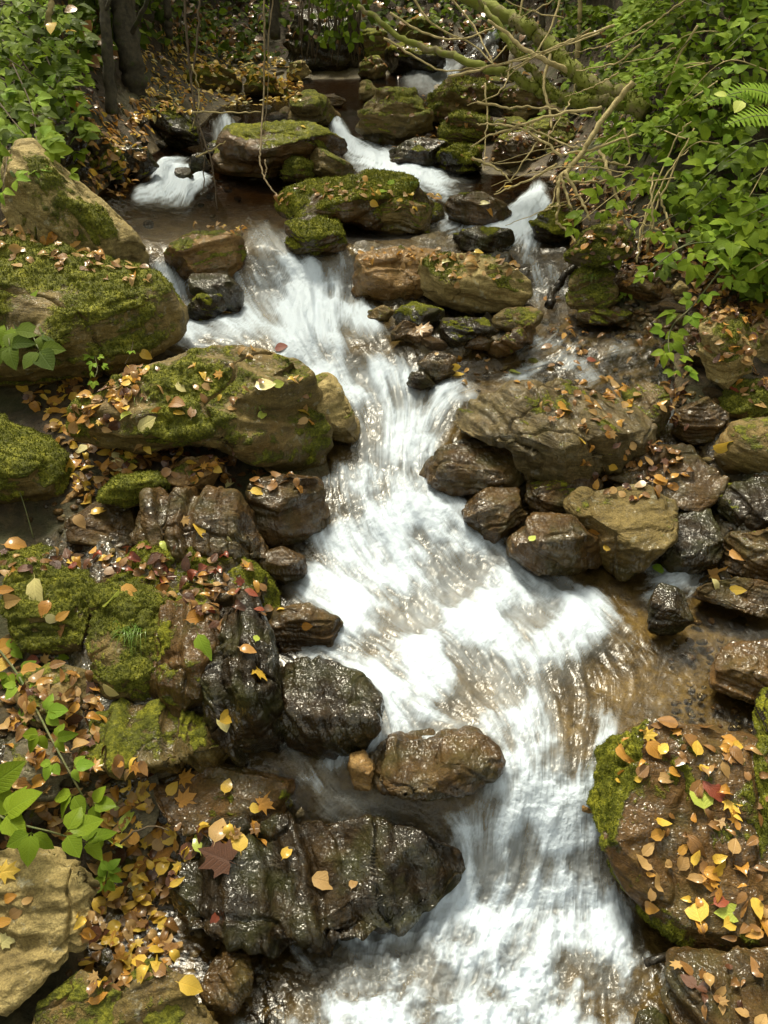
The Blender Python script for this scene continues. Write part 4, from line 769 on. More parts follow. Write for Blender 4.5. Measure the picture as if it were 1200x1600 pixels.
# ---------------------------------------------------------------- fallen leaves
CN = dict(yellow='yellow', cream='pale cream', orange='orange', tan='tan', brown='brown', dark='dark brown', red='red', lime='yellow-green', green='green', bright='bright green')
def place(px, py, size, ang, lift=.004, tilt=.18, need=None):
    h_ = hit(px, py)
    if h_ is None: return None
    p, n, ob = h_
    if need is not None and n[2] < need: return None
    n = n * .75 + np.array([0, 0, .35]) + RNG.normal(size=3) * tilt; n /= np.linalg.norm(n)
    a = math.radians(ang); view = -p / np.linalg.norm(p); Rr = np.array([1., 0, 0]); U = np.cross(view, Rr); dirn = math.cos(a) * Rr + math.sin(a) * U
    m = np.array(frame(n, dirn)); s = size * float(depth(p)) / F
    x = m[:, 0]; return p + n * lift - x * s * .5, m, s, ob
AL = [ # x, y, size px, direction deg, shape, colour, label
 (58,930,52,-70,0,'cream','large pale cream pointed leaf on the mossy rock face'),(20,938,32,10,1,'tan','round tan leaf beside the large cream leaf'),(70,952,26,-100,1,'orange','small orange leaf under the large cream leaf'),
 (10,922,24,0,0,'orange','small orange leaf at the edge above the round tan leaf'),(12,1010,44,20,0,'orange','orange pointed leaf above the yellow one at the edge'),(6,1040,28,10,7,'yellow','yellow leaf above the trailing bramble at the edge'),
 (50,1036,30,180,1,'red','dull red-brown round leaf under the trailing bramble'),(96,988,26,-95,0,'brown','brown upright leaf by the bramble vine on the rock face'),(82,966,20,-20,7,'cream','small cream leaf touching an orange one on the rock face'),(98,962,22,40,0,'orange','small orange leaf touching the cream one on the rock face'),
 (115,880,24,0,1,'yellow','yellow curled leaf on top of the mossy rock face'),(166,872,22,50,0,'yellow','yellow leaf at the upper rim of the rock face'),(187,876,14,10,7,'yellow','tiny golden leaf at the upper rim of the rock face'),
 (174,936,36,60,2,'lime','narrow yellow-green leaf lying on the tan rock face'),(204,924,30,-30,0,'orange','orange folded leaf beside the narrow yellow-green leaf'),(254,920,22,30,1,'orange','small orange leaf on the mossy shelf'),(252,896,20,-30,0,'cream','small cream leaf among the red leaves of the shelf'),
 (250,890,26,150,1,'red','bright red leaf on the mossy shelf'),(320,1012,42,-60,0,'bright','bright green leaf stuck on the ribbed rock face'),(318,893,30,0,1,'red','red leaf by the grass tuft on the shelf'),(392,928,22,-10,7,'red','small red leaf on the black ribbed rock'),
 (308,966,34,20,1,'orange','curled orange leaf above the bright green leaf'),(402,1050,42,-50,5,'yellow','yellow torn leaf where the trickle starts'),(388,1016,26,-20,0,'orange','orange leaf above the yellow torn leaf'),(400,998,18,70,0,'lime','small lime leaf above the yellow torn leaf'),
 (440,954,14,0,1,'yellow','tiny yellow leaf in the rapids beside the black ribbed rock'),(480,978,16,0,7,'orange','small orange leaf alone in the brown rapids'),(355,1118,30,30,1,'yellow','golden leaf overlapping a cream one on the ribbed rock'),(349,1130,28,-70,7,'cream','cream leaf overlapping a golden one on the ribbed rock'),
 (174,1078,30,-10,7,'cream','round cream leaf at the foot of the grassy rock face'),(146,1098,28,60,0,'orange','orange leaf below the round cream leaf'),(150,1068,28,100,0,'dark','dark curled leaf left of the round cream leaf'),(110,1120,46,10,0,'dark','large dark brown leaf below the bramble leaves'),
 (222,1229,26,20,1,'yellow','upper of two yellow leaves on the grey stone'),(220,1243,28,0,7,'yellow','lower of two yellow leaves on the grey stone'),(183,1257,22,20,0,'lime','pale green leaf beside the grey stone'),(200,1278,38,80,2,'lime','spotted yellow-green leaf standing up by the grey stone'),
 (168,1286,30,-30,1,'orange','mottled orange leaf below the bramble leaves'),(118,1287,30,-10,0,'tan','tan leaf between the large green leaves'),(106,1305,28,-10,0,'orange','orange narrow leaf beside the large green leaves'),(178,1312,40,-60,0,'lime','pale lime leaf lying in the litter beside the grey stone'),
 (158,1246,24,70,7,'cream','small pale leaf above the mottled orange leaf'),(250,1338,52,30,5,'orange','large golden orange torn leaf in the wet litter'),(213,1378,46,60,4,'cream','pale yellow lobed leaf in the wet litter'),(152,1350,34,150,1,'tan','curled tan leaf by a small green sprig'),
 (185,1352,26,20,0,'cream','small cream leaf next to the green sprig'),(183,1364,30,0,2,'yellow','narrow yellow leaf under the small cream leaf'),(345,1340,76,160,4,'dark','big brown maple leaf on the wet litter'),(342,1297,38,80,1,'tan','curled ochre leaf above the big brown maple leaf'),
 (310,1316,30,110,0,'lime','greenish leaf beside the curled ochre leaf'),(373,1314,32,100,7,'yellow','spotted yellow leaf above the black ledge'),(449,1332,22,60,1,'yellow','small bright yellow leaf on the black ledge'),(510,1378,44,-10,0,'tan','rusty toothed leaf on the black ledge'),(553,1380,22,80,0,'tan','small tan oval leaf on the black ledge'),
 (412,1255,40,20,5,'orange','orange lobed leaf on the orange-brown slab'),(400,1263,20,0,7,'yellow','small golden leaf on the orange-brown slab'),(220,1450,28,10,0,'yellow','yellow oval leaf in the litter below the maple leaf'),(172,1470,26,25,2,'yellow','yellow narrow leaf low in the litter'),(185,1460,24,60,0,'orange','orange leaf crossing the yellow narrow leaf'),
 (222,1505,34,-30,0,'yellow','yellow leaf beside the bottom shallows'),(298,1542,38,-10,1,'yellow','golden oval leaf floating in the bottom shallows'),(338,1432,26,60,0,'red','red-brown leaf leaning on the ledge'),(355,1228,22,80,7,'yellow','yellow leaf at the head of the orange-brown slab'),(290,1216,34,10,5,'orange','long orange leaf at the head of the slab'),
 (270,1232,22,60,7,'yellow','round golden leaf near the head of the slab'),(288,1250,40,30,5,'orange','large orange lobed leaf on the upper end of the slab'),
 (10,1362,40,10,5,'yellow','spotted yellow leaf on the tan cracked boulder'),(18,1402,20,20,1,'orange','small orange leaf on the tan cracked boulder'),(44,1408,18,70,7,'tan','pinkish tan leaf high on the tan cracked boulder'),(27,1424,22,40,7,'tan','round rusty leaf in the middle of the tan cracked boulder'),(8,1440,24,10,0,'orange','orange leaf low on the tan cracked boulder'),(10,1468,36,40,4,'cream','pale ivy-shaped leaf on the tan cracked boulder'),
 (1093,1238,46,90,7,'lime','pale lime leaf with stalk down on the big wet boulder'),(1088,1416,44,100,7,'yellow','large plain yellow leaf on the big wet boulder'),(1138,1426,42,180,0,'lime','pale green pointed leaf beside the large yellow leaf'),(1140,1443,28,20,1,'yellow','mustard leaf tucked under the pale green pointed leaf'),
 (1013,1148,28,0,5,'yellow','bright yellow leaf at the upper rim of the big wet boulder'),(1037,1170,22,60,1,'yellow','small golden leaf near the rim of the big wet boulder'),(1141,1258,36,-60,5,'yellow','narrow torn yellow leaf on the big wet boulder'),(1028,1303,24,20,1,'orange','orange oval leaf on the cracked grey patch of the boulder'),
 (976,1178,36,-50,2,'orange','curled orange leaf at the mossy shoulder of the boulder'),(970,1205,14,0,7,'orange','tiny orange leaf on the dark moss shoulder'),(965,1221,10,0,7,'yellow','tiny yellow leaf on the dark moss shoulder'),(1118,1238,44,-50,0,'red','long red-brown leaf beside the pale lime leaf'),
 (1092,1328,48,-60,2,'brown','long folded brown leaf in the middle of the boulder'),(1066,1345,28,60,1,'tan','pinkish brown leaf low on the grey patch'),(1158,1358,32,100,6,'orange','cupped orange leaf on the big wet boulder'),(1116,1368,30,-20,6,'orange','bright orange folded leaf on the big wet boulder'),
 (1128,1408,30,20,0,'red','dark red leaf above the mustard leaf'),(1192,1440,60,110,2,'orange','big rusty curled leaf at the edge of the boulder'),(1020,1418,26,0,1,'orange','amber leaf on the dark lower face of the boulder'),(1055,1208,30,20,0,'orange','orange leaf near the top of the big wet boulder'),
 (1155,868,30,-40,0,'orange','pale orange leaf on the mottled boulder by the cascade'),(948,855,14,80,7,'yellow','small yellow leaf on the blocky olive boulder'),(930,833,20,-20,0,'orange','small orange leaf in the water by the domed rock'),(1029,891,20,-50,1,'bright','green leaf in the corner of the clear pool'),(1120,900,44,0,5,'orange','orange lobed leaf at the foot of the side cascade'),(1118,916,24,-60,2,'cream','pale leaf hanging under the orange lobed leaf'),
 (1153,922,24,0,0,'yellow','yellow leaf on the low long stone of the pool'),(832,842,14,60,7,'lime','yellow-green leaf on the domed wet rock'),(908,689,16,70,7,'yellow','small golden leaf on the striated slab'),(980,633,20,50,7,'yellow','round yellow-orange leaf on the striated slab'),(958,730,14,-20,7,'yellow','small pale leaf low on the striated slab'),(953,680,16,-10,7,'orange','tiny orange leaf midway down the striated slab'),
 (883,640,34,40,1,'orange','large orange leaf in the leaf cluster of the striated slab'),(1133,695,38,30,2,'yellow','long pale yellow leaf on the smooth olive boulder'),(1150,610,22,-60,0,'red','red leaf on the round mossy boulder'),(924,563,14,0,7,'red','small red leaf floating beside the rapids'),(862,466,26,30,0,'orange','orange leaf near the upright cube-like boulder'),
 (700,409,24,60,2,'cream','pale curved leaf on the broad tan slab'),(740,415,30,10,6,'tan','tan curled leaf on the broad tan slab'),(748,395,14,0,1,'yellow','bright yellow leaf at the rear rim of the broad tan slab'),(715,445,16,20,0,'tan','small rusty leaf on the front of the broad tan slab'),(660,515,34,0,5,'tan','pale dead leaf on the low flat stone under the slab'),
 (665,628,0.1,0,0,'tan',None),(805,582,18,-50,7,'lime','yellow-green leaf caught in the shallow rapids'),(716,586,18,20,7,'yellow','orange-yellow leaf at the stream edge above the slab'),(712,573,16,0,1,'yellow','small yellow leaf above the orange-yellow leaf'),
 (285,606,22,0,7,'cream','small cream leaf on the green moss of the wide slab'),(325,606,20,-10,0,'tan','pink-tan leaf on the green moss of the wide slab'),(278,632,30,-30,1,'brown','folded grey-brown leaf on the mossy slab'),(300,643,22,80,0,'brown','brown upright leaf on the mossy slab'),(280,646,18,-20,7,'yellow','small golden leaf beside the brown upright leaf'),
 (415,602,30,20,7,'cream','cream leaf at the rear edge of the mossy slab'),(435,600,22,20,0,'lime','greenish leaf beside the cream leaf of the slab'),(230,662,34,30,7,'cream','peach oval leaf at the front of the wide mossy slab'),(200,648,24,70,2,'lime','lime leaf beside the peach oval leaf'),(150,632,44,20,0,'tan','long tan leaf at the corner of the mossy slab'),
 (188,630,24,0,1,'red','dark red leaf at the corner of the mossy slab'),(410,648,28,70,2,'lime','twisted lime leaf hanging on the mossy slab'),(440,543,20,0,7,'red','red leaf on the wet brown rear of the slab'),(228,555,20,-30,1,'yellow','yellow torn leaf in the shade behind the mossy slab'),(476,636,18,80,7,'tan','orange-tan leaf at the corner of the slab by the chute'),
 (129,702,22,10,7,'cream','pale peach leaf in the brown gully litter'),(183,713,18,40,7,'cream','cream leaf on the small round stone'),(185,728,22,-40,7,'cream','pale yellow leaf on the small round stone'),(205,729,22,0,0,'yellow','orange-yellow leaf right of the small round stone'),(106,726,26,80,7,'yellow','peach-yellow leaf above the rock splinter'),
 (88,643,26,0,0,'orange','orange leaf at the top of the gully litter'),(299,724,16,20,7,'yellow','small yellow leaf on the orange slab'),(340,734,16,-30,7,'yellow','yellow leaf at the corner of the orange slab'),(404,769,24,0,0,'yellow','yellow-brown leaf below the mossy slab corner'),(360,754,26,70,2,'cream','cream narrow leaf under the mossy slab corner'),
 (155,799,24,40,0,'yellow','yellow pointed leaf on the rippled brown rock'),(125,816,24,-50,1,'tan','tan-pink leaf on the rippled brown rock'),(287,813,26,10,5,'tan','reddish torn leaf on the fluted rock wall'),(311,830,28,-80,1,'yellow','yellow leaf hanging on the fluted rock wall'),(357,844,20,-40,7,'cream','pale leaf on the shining right end of the fluted wall'),(257,855,22,-60,2,'lime','lime leaf at the foot of the fluted wall'),
 (37,842,0.1,0,0,'tan',None),(28,854,36,10,1,'orange','orange leaf on the small moss-topped rock'),(88,42,0.1,0,0,'tan',None),
 (795,292,14,10,7,'yellow','bright yellow leaf on the water among the dead twigs'),(757,318,16,-20,0,'cream','pale leaf on the low leafy boulder'),(764,332,16,-60,1,'orange','orange leaf on the low leafy boulder'),(612,286,18,70,0,'bright','green leaf on top of the mossy island boulder'),(597,300,16,0,7,'bright','pale green leaf on the mossy island boulder'),(723,151,10,80,7,'lime','yellow-green leaf on the large green boulder'),
 (475,199,10,0,7,'yellow','small yellow leaf on the long brown boulder'),(160,225,0.1,0,0,'tan',None),
]
LI = 0
def put_leaf(px, py, size, ang, shape, colour, label, group=None, need=None, tilt=.18, lift=.004):
    r = place(px, py, size, ang, lift, tilt, need)
    if r is None: return None
    p, m, s, ob = r
    o = link('fallen_leaf', leaf_mesh(shape, colour)); o.matrix_world = Matrix.Translation(Vector(p)) @ Matrix(m).to_4x4() @ Matrix.Diagonal((s, s, s*.6, 1))
    return tag(o, label, 'leaf', group)
for (x, y, s, a, k, c, lab) in AL:
    if lab: put_leaf(x, y, s * 1.12, a, k, c, lab)
ZN = [ # polygon, individual, stuff, colours, leaf px range, where text for bare ground
 ([(30,600),(240,560),(200,640),(160,690),(290,700),(300,712),(180,745),(130,790),(110,770),(120,740),(60,650)],34,260,'oobbbdyytytybo',(13,27),'in the left gully'),
 ([(140,1190),(250,1200),(236,1290),(400,1296),(410,1316),(300,1330),(262,1420),(290,1500),(150,1560),(120,1450),(170,1330)],42,230,'obbdytybtyo',(16,36),'below the left rock face'),
 ([(960,1150),(1040,1125),(1200,1160),(1200,1470),(1120,1480),(1000,1380),(1010,1250)],44,70,'oobbbtotbyb',(14,36),'by the big wet boulder'),
 ([(150,660),(200,590),(300,550),(410,545),(470,580),(495,640),(480,680),(420,640),(330,640)],22,30,'tbobtyt',(12,24),'by the mossy slab'),
 ([(0,345),(120,360),(220,400),(240,450),(120,430),(0,420)],20,90,'ttobbt',(12,24),'on the left boulder'),
 ([(0,860),(150,865),(250,850),(400,880),(420,960),(330,990),(280,940),(200,900),(100,890),(0,900)],32,120,'bdboddrtbb',(14,28),'on the shelf'),
 ([(430,300),(600,262),(690,300),(690,330),(600,330),(520,310),(440,330)],20,110,'ttoobbyt',(8,16),'on the island'),
 ([(215,60),(320,20),(470,110),(470,160),(330,170),(230,190),(210,130)],14,1000,'yyycytoy',(6,14),'on the far leafy bank'),
 ([(820,600),(880,600),(960,590),(1010,610),(990,680),(930,700),(900,650),(860,660)],20,40,'totobbt',(13,24),'on the striated slab'),
 ([(880,740),(920,690),(1050,700),(1090,740),(1000,790)],12,90,'oobbdt',(13,24),'on the wet slab'),
 ([(960,380),(1200,330),(1200,510),(1090,500),(1060,420),(980,450)],12,600,'obtbddb',(10,22),'on the bramble bank'),
 ([(1090,500),(1200,480),(1200,640),(1150,620),(1110,580),(1060,640),(1080,680),(1020,640)],16,110,'tobtobbd',(12,24),'beside the side stream'),
 ([(650,395),(800,400),(820,440),(700,440)],12,50,'ttoobt',(8,18),'on the tan slab'),
 ([(560,390),(690,388),(690,410),(570,420)],4,30,'to',(8,14),'on the tan boulder'),
 ([(640,520),(760,545),(870,500),(1060,510),(1060,600),(880,600),(700,620)],14,45,'oobbbt',(9,20),'in the shallow rapids'),
 ([(110,150),(230,160),(240,210),(200,310),(130,300)],8,330,'oobbyt',(8,18),'in the shady left bank'),
 ([(600,130),(960,120),(960,300),(750,260),(600,250)],6,150,'tobbb',(6,13),'by the upper pool'),
 ([(-60,-60),(1260,-60),(1260,160),(880,300),(500,60),(200,100),(-60,300)],0,1800,'bdbdbdbtd',(8,15),'far bank'),
 ([(1050,1500),(1200,1510),(1200,1600),(1060,1600)],3,20,'dbt',(16,34),'under the leafy boulder'),
 ([(0,1000),(150,1060),(180,1190),(150,1290),(0,1330)],6,160,'dbbto',(18,36),'under the bramble'),
 ([(300,350),(420,350),(440,390),(330,370)],5,30,'oty',(8,14),'on the reddish boulder'),
 ([(480,770),(360,760),(230,740),(200,700),(330,690),(480,750)],4,90,'dbbo',(12,24),'under the mossy slab'),
 ([(860,280),(1050,280),(1050,400),(900,420)],6,240,'bdbot',(8,18),'behind the dead twigs'),
]
KEY = dict(y='yellow', o='orange', b='brown', d='dark', t='tan', r='red', c='cream'); MATS = ['yellow', 'orange', 'brown', 'dark', 'tan', 'red', 'cream', 'lime']
LEAFA = [(x, y, l_) for x, y, _, _, _, _, l_ in AL if l_] + ANCH
litter = []; budget = 300 - len([a for a in AL if a[6]]); zsum = sum(z[1] for z in ZN); used_n = 0
for poly, ni, ns, cols, (s0, s1), where in ZN:
    pa = np.array(poly, float); lo, hi = pa.min(0), pa.max(0); done = 0; ni_ = int(round(ni * min(1, (budget + 70) / zsum)))
    pts = RNG.uniform(lo, hi, (int((ns + ni) * 4) + 50, 2)); pts = pts[poly_dist(pts[:, 0], pts[:, 1], poly) > 0][:ns + ni_]
    for px, py in pts:
        if foam_at(px, py) > .42: continue
        col = KEY[random.choice(cols)]; sz = random.uniform(s0, s1) ; ang = random.uniform(0, 360); sh = random.choice([0,0,1,2,2,3,3,6,6,7,5,4 if sz > 22 else 0])
        if done < ni_:
            r = place(px, py, sz*random.uniform(.7, 1.15), ang, .004, .12, .3)
            if r is None: continue
            p, m, s, ob = r; hl = ob.get('label'); nm = CN[col]
            if ob is ground or ob is water or hl is None or hl.startswith(('small', 'white', 'brown stream')) or 'leaf' in ob.name: grp = f'{nm} fallen leaves {where}'
            else: grp = f'small {nm} leaves on the ' + ' '.join(hl.split()[:6])
            lab = near_label(('small ' if sz < 26 else 'broad ') + nm + ' leaf', px, py, LEAFA)
            o = link('fallen_leaf', leaf_mesh(sh, col)); o.matrix_world = Matrix.Translation(Vector(p)) @ Matrix(m).to_4x4() @ Matrix.Diagonal((s, s, s*random.uniform(.3, .75), 1)); tag(o, lab, 'leaf', grp); done += 1
        else:
            r = place(px, py, sz * .95, ang, random.uniform(.002, .016), .30, .12)
            if r: litter.append((r[0], np.array(r[1]) * (1, 1, random.uniform(.35, .85)), r[2], sh, MATS.index(col)))
o = bulk('leaf_litter', litter, MATS, SHAPES, label='layer of wet brown, orange and yellow leaf litter between the rocks')
# ---------------------------------------------------------------- plants
def leaf_part(root, p, normal, direction, size, shape, mat):
    o = link('leaf', leaf_mesh(shape, mat, True), root); m = frame(normal, direction)
    o.matrix_world = Matrix.Translation(Vector(p)) @ m.to_4x4() @ Matrix.Scale(size, 4)
    o.matrix_local = Matrix.Translation(-root.location) @ o.matrix_world
    return o
def tri_leaf(root, p, d, size, mat, up=(0, -.45, .9), n=3, spread=62):
    """a bramble leaf: leaflets round one point"""
    p = np.array(p); d = np.array(d, float); d /= np.linalg.norm(d) + 1e-9; up = np.array(up) + RNG.normal(size=3) * .22; up /= np.linalg.norm(up)
    side = np.cross(up, d); angs = [0, spread, -spread] if n == 3 else [0, 48, -48, 100, -100] if n == 5 else [0]
    for k, a in enumerate(angs):
        a = math.radians(a + random.uniform(-10, 10)); dd = math.cos(a) * d + math.sin(a) * side; nn = up + RNG.normal(size=3) * .14
        leaf_part(root, p + dd * size * .10, nn, dd + np.array([0, 0, -.15]), size * (1 if k == 0 else random.uniform(.72, .92)), random.randrange(3), mat)
def cane(name, label, cat, pts, r=(.0035, .0015), every=.055, size=.055, mats=('green',), n=3, group=None, stem=None, stalk=.04, first=.15, up=(0, -.45, .9)):
    """pts: (px, py, metres in front of the bank or bed)"""
    W = [S(x, y, -f) if f >= 0 else P(x, y, -f) for x, y, f in pts]; c = curve3(W, 7); root = empty(name, Vector(c[0]), label, cat, group)
    seg = np.linalg.norm(np.diff(c, axis=0), axis=1); L = seg.sum(); cum = np.concatenate([[0], np.cumsum(seg)])
    me = tube_mesh('stem', c - c[0], r, stem or M_stem, 5); link('stem', me, root)
    s = L * first; k = 0; tw = []
    while s < L + 1e-6:
        i = min(np.searchsorted(cum, s), len(c) - 1); p = c[i]; t = c[min(i+1, len(c)-1)] - c[max(i-1, 0)]; t /= np.linalg.norm(t) + 1e-9
        side = np.cross(t, (0, -.6, .8)); side /= np.linalg.norm(side) + 1e-9; d = side * (1 if k % 2 else -1) + t * .5 + np.array([0, -.25, .1]) + RNG.normal(size=3) * .25
        if s > L - every: d = t.copy()
        d /= np.linalg.norm(d); q = p + d * stalk * random.uniform(.6, 1.3); tw.append((p, q))
        tri_leaf(root, q, d, size * random.uniform(.7, 1.15), random.choice(mats), n=n, up=up); s += every * random.uniform(.75, 1.25); k += 1
    V = []; T = []
    for a, b in tw:
        w = np.array([.0012, 0, 0]); z = np.array([0, .0012, 0]); j = len(V); V += [a-w-c[0], a+w-c[0], a+z-c[0], b-c[0]]; T += [(j, j+1, j+3), (j+1, j+2, j+3), (j+2, j, j+3)]
    if V: tag(link('leaf_stalks', mesh_np('leaf_stalks', np.array(V), np.array(T), [stem or M_stem]), root), kind='stuff')
    return root
cane('bramble_vine', 'trailing bramble vine running down the left edge with large three-part leaves', 'bramble', [(-10,1005,.04),(25,1050,.07),(55,1105,.09),(78,1150,.1),(105,1200,.1),(132,1250,.08),(150,1290,.05)], size=.052, every=.052, mats=('bright','green'), r=(.004,.002), stalk=.022, first=.1)
cane('bramble_vine', 'thin bramble vine crossing the mossy rock face with small bright leaves', 'bramble', [(-10,945,.03),(40,962,.04),(65,995,.05),(90,1030,.06),(130,1075,.05),(175,1105,.03),(215,1125,.02)], size=.038, every=.065, mats=('bright','green'), r=(.0025,.0012), stalk=.012)
cane('bramble_sprig', 'big broad green leaves overhanging the tan boulder at the left edge', 'bramble', [(-30,1240,.10),(0,1275,.14),(40,1290,.16),(80,1300,.16),(130,1315,.12)], size=.088, every=.075, mats=('green',), r=(.003,.002), stalk=.01, first=.0)
cane('seedling', 'small green sprig growing out of the wet leaf litter', 'plant', [(165,1385,.0),(166,1372,.03),(168,1362,.04)], size=.035, every=.02, mats=('bright',), r=(.0015,.001), stalk=.008)
cane('leafy_shoot', 'shoot of broad leaflets leaning over the huge mossy boulder', 'bramble', [(-40,400,.45),(-5,430,.5),(25,470,.52),(45,510,.5),(60,545,.48)], size=.105, every=.075, mats=('green','deep','green'), r=(.004,.002), stalk=.03, n=3)
cane('leafy_shoot', 'upper leaflets hanging in front of the huge mossy boulder', 'bramble', [(-40,430,.42),(0,470,.48),(10,500,.5),(15,540,.48)], size=.10, every=.07, mats=('green','deep'), r=(.004,.002), stalk=.03)
cane('climbing_weed', 'small bright weed hanging on the face of the huge mossy boulder', 'plant', [(148,520,.36),(146,545,.36),(152,575,.34),(148,590,.32)], size=.030, every=.03, mats=('bright',), r=(.0015,.001), stalk=.02)
cane('trailing_stem', 'thin stem trailing over the end of the huge mossy boulder', 'vine', [(168,430,.45),(190,460,.42),(208,500,.4),(206,545,.35),(195,570,.3)], size=.022, every=.12, mats=('bright',), r=(.0018,.001), stalk=.01, stem=M_dtwig)
cane('bare_stalk', 'bare pale green stalk with a leaf rising from the green-topped boulder', 'plant', [(52,840,.05),(38,790,.1),(22,745,.15),(5,705,.18)], size=.05, every=.2, mats=('bright',), r=(.0022,.0015), stalk=.02, first=.9)
# left shrub
LANCH = [(100,40,'yellow leaf at the shrub top'),(75,290,'pointed tan boulder'),(172,60,'slim grey trunk'),(120,130,'small dark fern'),(-10,60,'shrub edge'),(74,10,'thin pale trunk'),(-10,250,'lower shrub edge')]
RANCH = [(1140,170,'pale green fern'),(960,130,'mossy fallen branch'),(985,250,'dead twigs'),(1040,300,'bundle of pale bare canes'),(1140,545,'leaf-heaped mossy boulder'),(940,370,'yellow-mossed boulder'),(1180,320,'sunlit yellow-green spray'),(1061,455,'small pointed tan stone'),(905,30,'straight pale sapling'),(1195,540,'pale smooth boulder'),(1050,415,'long grey stone on the bank'),(925,450,'cube-like boulder'),(1190,20,'top corner of the bank'),(1050,20,'top of the bank'),(1190,240,'bank edge')]
LB = [((-40,20),(50,60),(110,100)),((-40,60),(40,110),(100,150)),((-30,100),(30,140),(90,180)),((10,20),(70,70),(130,130)),((-30,150),(20,180),(70,240)),((20,100),(50,170),(60,250)),
      ((60,60),(90,130),(120,200)),((-20,200),(10,230),(5,290)),((30,0),(90,20),(120,60)),((-40,0),(20,10),(60,40)),((60,150),(100,190),(120,230)),((-30,120),(30,200),(95,260)),((-20,40),(30,90),(70,150)),((0,-30),(60,10),(110,50))]
for i, (a, b, c_) in enumerate(LB):
    f = random.uniform(.35, .8); lab = near_label(('dark green' if i % 3 == 0 else 'fresh green') + ' shrub shoot', c_[0], c_[1], LANCH)
    cane('leafy_shrub_shoot', lab, 'shrub', [(a[0], a[1], f), (b[0], b[1], f + .12), (c_[0], c_[1], f + .1)], size=.078, every=.045, mats=('green', 'bright', 'green', 'deep') if i % 3 else ('green', 'deep'), r=(.004, .0015), stalk=.05, group='shoots of the leafy shrub on the left bank', stem=M_dtwig)
cane('yellow_leaf_sprig', 'pair of bright yellow round leaves at the top of the left shrub', 'shrub', [(110,70,.95),(100,55,1.0),(92,45,1.02),(84,36,1.02)], size=.09, every=.12, mats=('yellow',), r=(.002,.0012), stalk=.012, n=1, first=.45)
cane('yellow_leaf_sprig', 'yellow leaflets just above the pale green fern', 'bramble', [(1175,175,.85),(1165,160,.88),(1150,152,.9),(1138,150,.9)], size=.055, every=.05, mats=('yellow','lime'), r=(.002,.0012), stalk=.012, n=1, first=.45)
# right bramble bank
RBt = []
for i in range(40):
    x0 = random.uniform(950, 1260); y0 = random.uniform(-40, 400) if x0 > 1050 else random.uniform(-30, 230); L = random.uniform(70, 190); a = math.radians(random.uniform(120, 215))
    RBt.append([(x0, y0), (x0 + math.cos(a)*L*.5, y0 - math.sin(a)*L*.25 + 12), (x0 + math.cos(a)*L, y0 - math.sin(a)*L*.25 + L*.45)])
for i, pts in enumerate(RBt):
    f = random.uniform(.12, .55); mm = random.choice([('green','bright'),('green','deep'),('green',),('bright','green','green')]); big_ = random.uniform(.052, .076)
    cane('bramble_cane', near_label({2: 'two-tone green', 1: 'mid green', 3: 'lighter green'}[len(mm)] + (' large-leaved' if big_ > .064 else ' small-leaved') + ' bramble cane', pts[2][0], pts[2][1], RANCH), 'bramble', [(pts[0][0], pts[0][1], f), (pts[1][0], pts[1][1], f + .14), (pts[2][0], pts[2][1], f + .12)],
         size=big_, every=.062, mats=mm, r=(.003,.0015), stalk=.035, group='bramble canes on the bank', stem=random.choice([M_stem, M_twig]))
cane('bramble_cane', 'long bramble spray hanging down to the rapids from the bank', 'bramble', [(1160,380,.35),(1120,430,.38),(1080,480,.36),(1050,510,.33),(1045,545,.3),(1060,580,.26),(1080,592,.22)], size=.060, every=.045, mats=('green','bright'), stalk=.03)
cane('bramble_cane', 'bright bramble spray low on the bank above the leaf-heaped boulder', 'bramble', [(1230,330,.45),(1180,350,.5),(1130,375,.5),(1090,400,.45),(1060,408,.42)], size=.075, every=.04, mats=('bright','green'), stalk=.035)
cane('bramble_cane', 'sunlit yellow-green spray at the edge of the bank', 'bramble', [(1260,280,.5),(1220,310,.55),(1180,330,.55),(1140,350,.5)], size=.07, every=.05, mats=('bright','bright','green'), stalk=.03)
cane('bramble_cane', 'bramble spray in front of the mossy branch fork', 'bramble', [(1080,60,.6),(1030,110,.7),(985,150,.7),(960,190,.65)], size=.06, every=.05, mats=('green','bright'), stalk=.03)
cane('bramble_cane', 'bramble spray dangling beside the dead twigs', 'bramble', [(1060,180,.5),(1010,230,.55),(985,290,.5),(960,320,.42)], size=.06, every=.055, mats=('green',), stalk=.03)
for (x, y, lab) in ((975,470,'tiny green seedling at the waterline by the cube-like boulder'), (935,455,'small seedling hanging beside the cube-like boulder'), (1120,560,'small green sprig on the leaf-heaped boulder')):
    cane('seedling', lab, 'plant', [(x, y, .06), (x+3, y-10, .08), (x+8, y-18, .09)], size=.035, every=.022, mats=('bright',), r=(.0012,.0008), stalk=.012)
# leaves of the bank that read as one mass
def mass(name, label, cnt, sampler, mats, size, shapes=GREEN, up=(0, -.5, .85), kind='stuff'):
    it = []
    for _ in range(cnt):
        p = sampler()
        if p is None: continue
        n = np.array(up) + RNG.normal(size=3) * .4; m = np.array(frame(n, RNG.normal(size=3) + np.array([0, 0, -.4]))); it.append((p, m, random.uniform(*size), random.choice((0, 1, 2, 3)), random.choice(range(len(mats)))))
    return bulk(name, it, mats, shapes, label=label)
def samp(poly, f0, f1):
    pa = np.array(poly, float); lo, hi = pa.min(0), pa.max(0)
    def f():
        for _ in range(20):
            x, y = random.uniform(lo[0], hi[0]), random.uniform(lo[1], hi[1])
            if poly_dist(np.array([x]), np.array([y]), poly)[0] > 0:
                k = float(fbm(np.array([[x/50, y/50, 3.3]]), 3)[0])
                if k < -.22: continue
                return S(x, y, -random.uniform(f0, f1)*(.6+.8*max(0, k)))
    return f
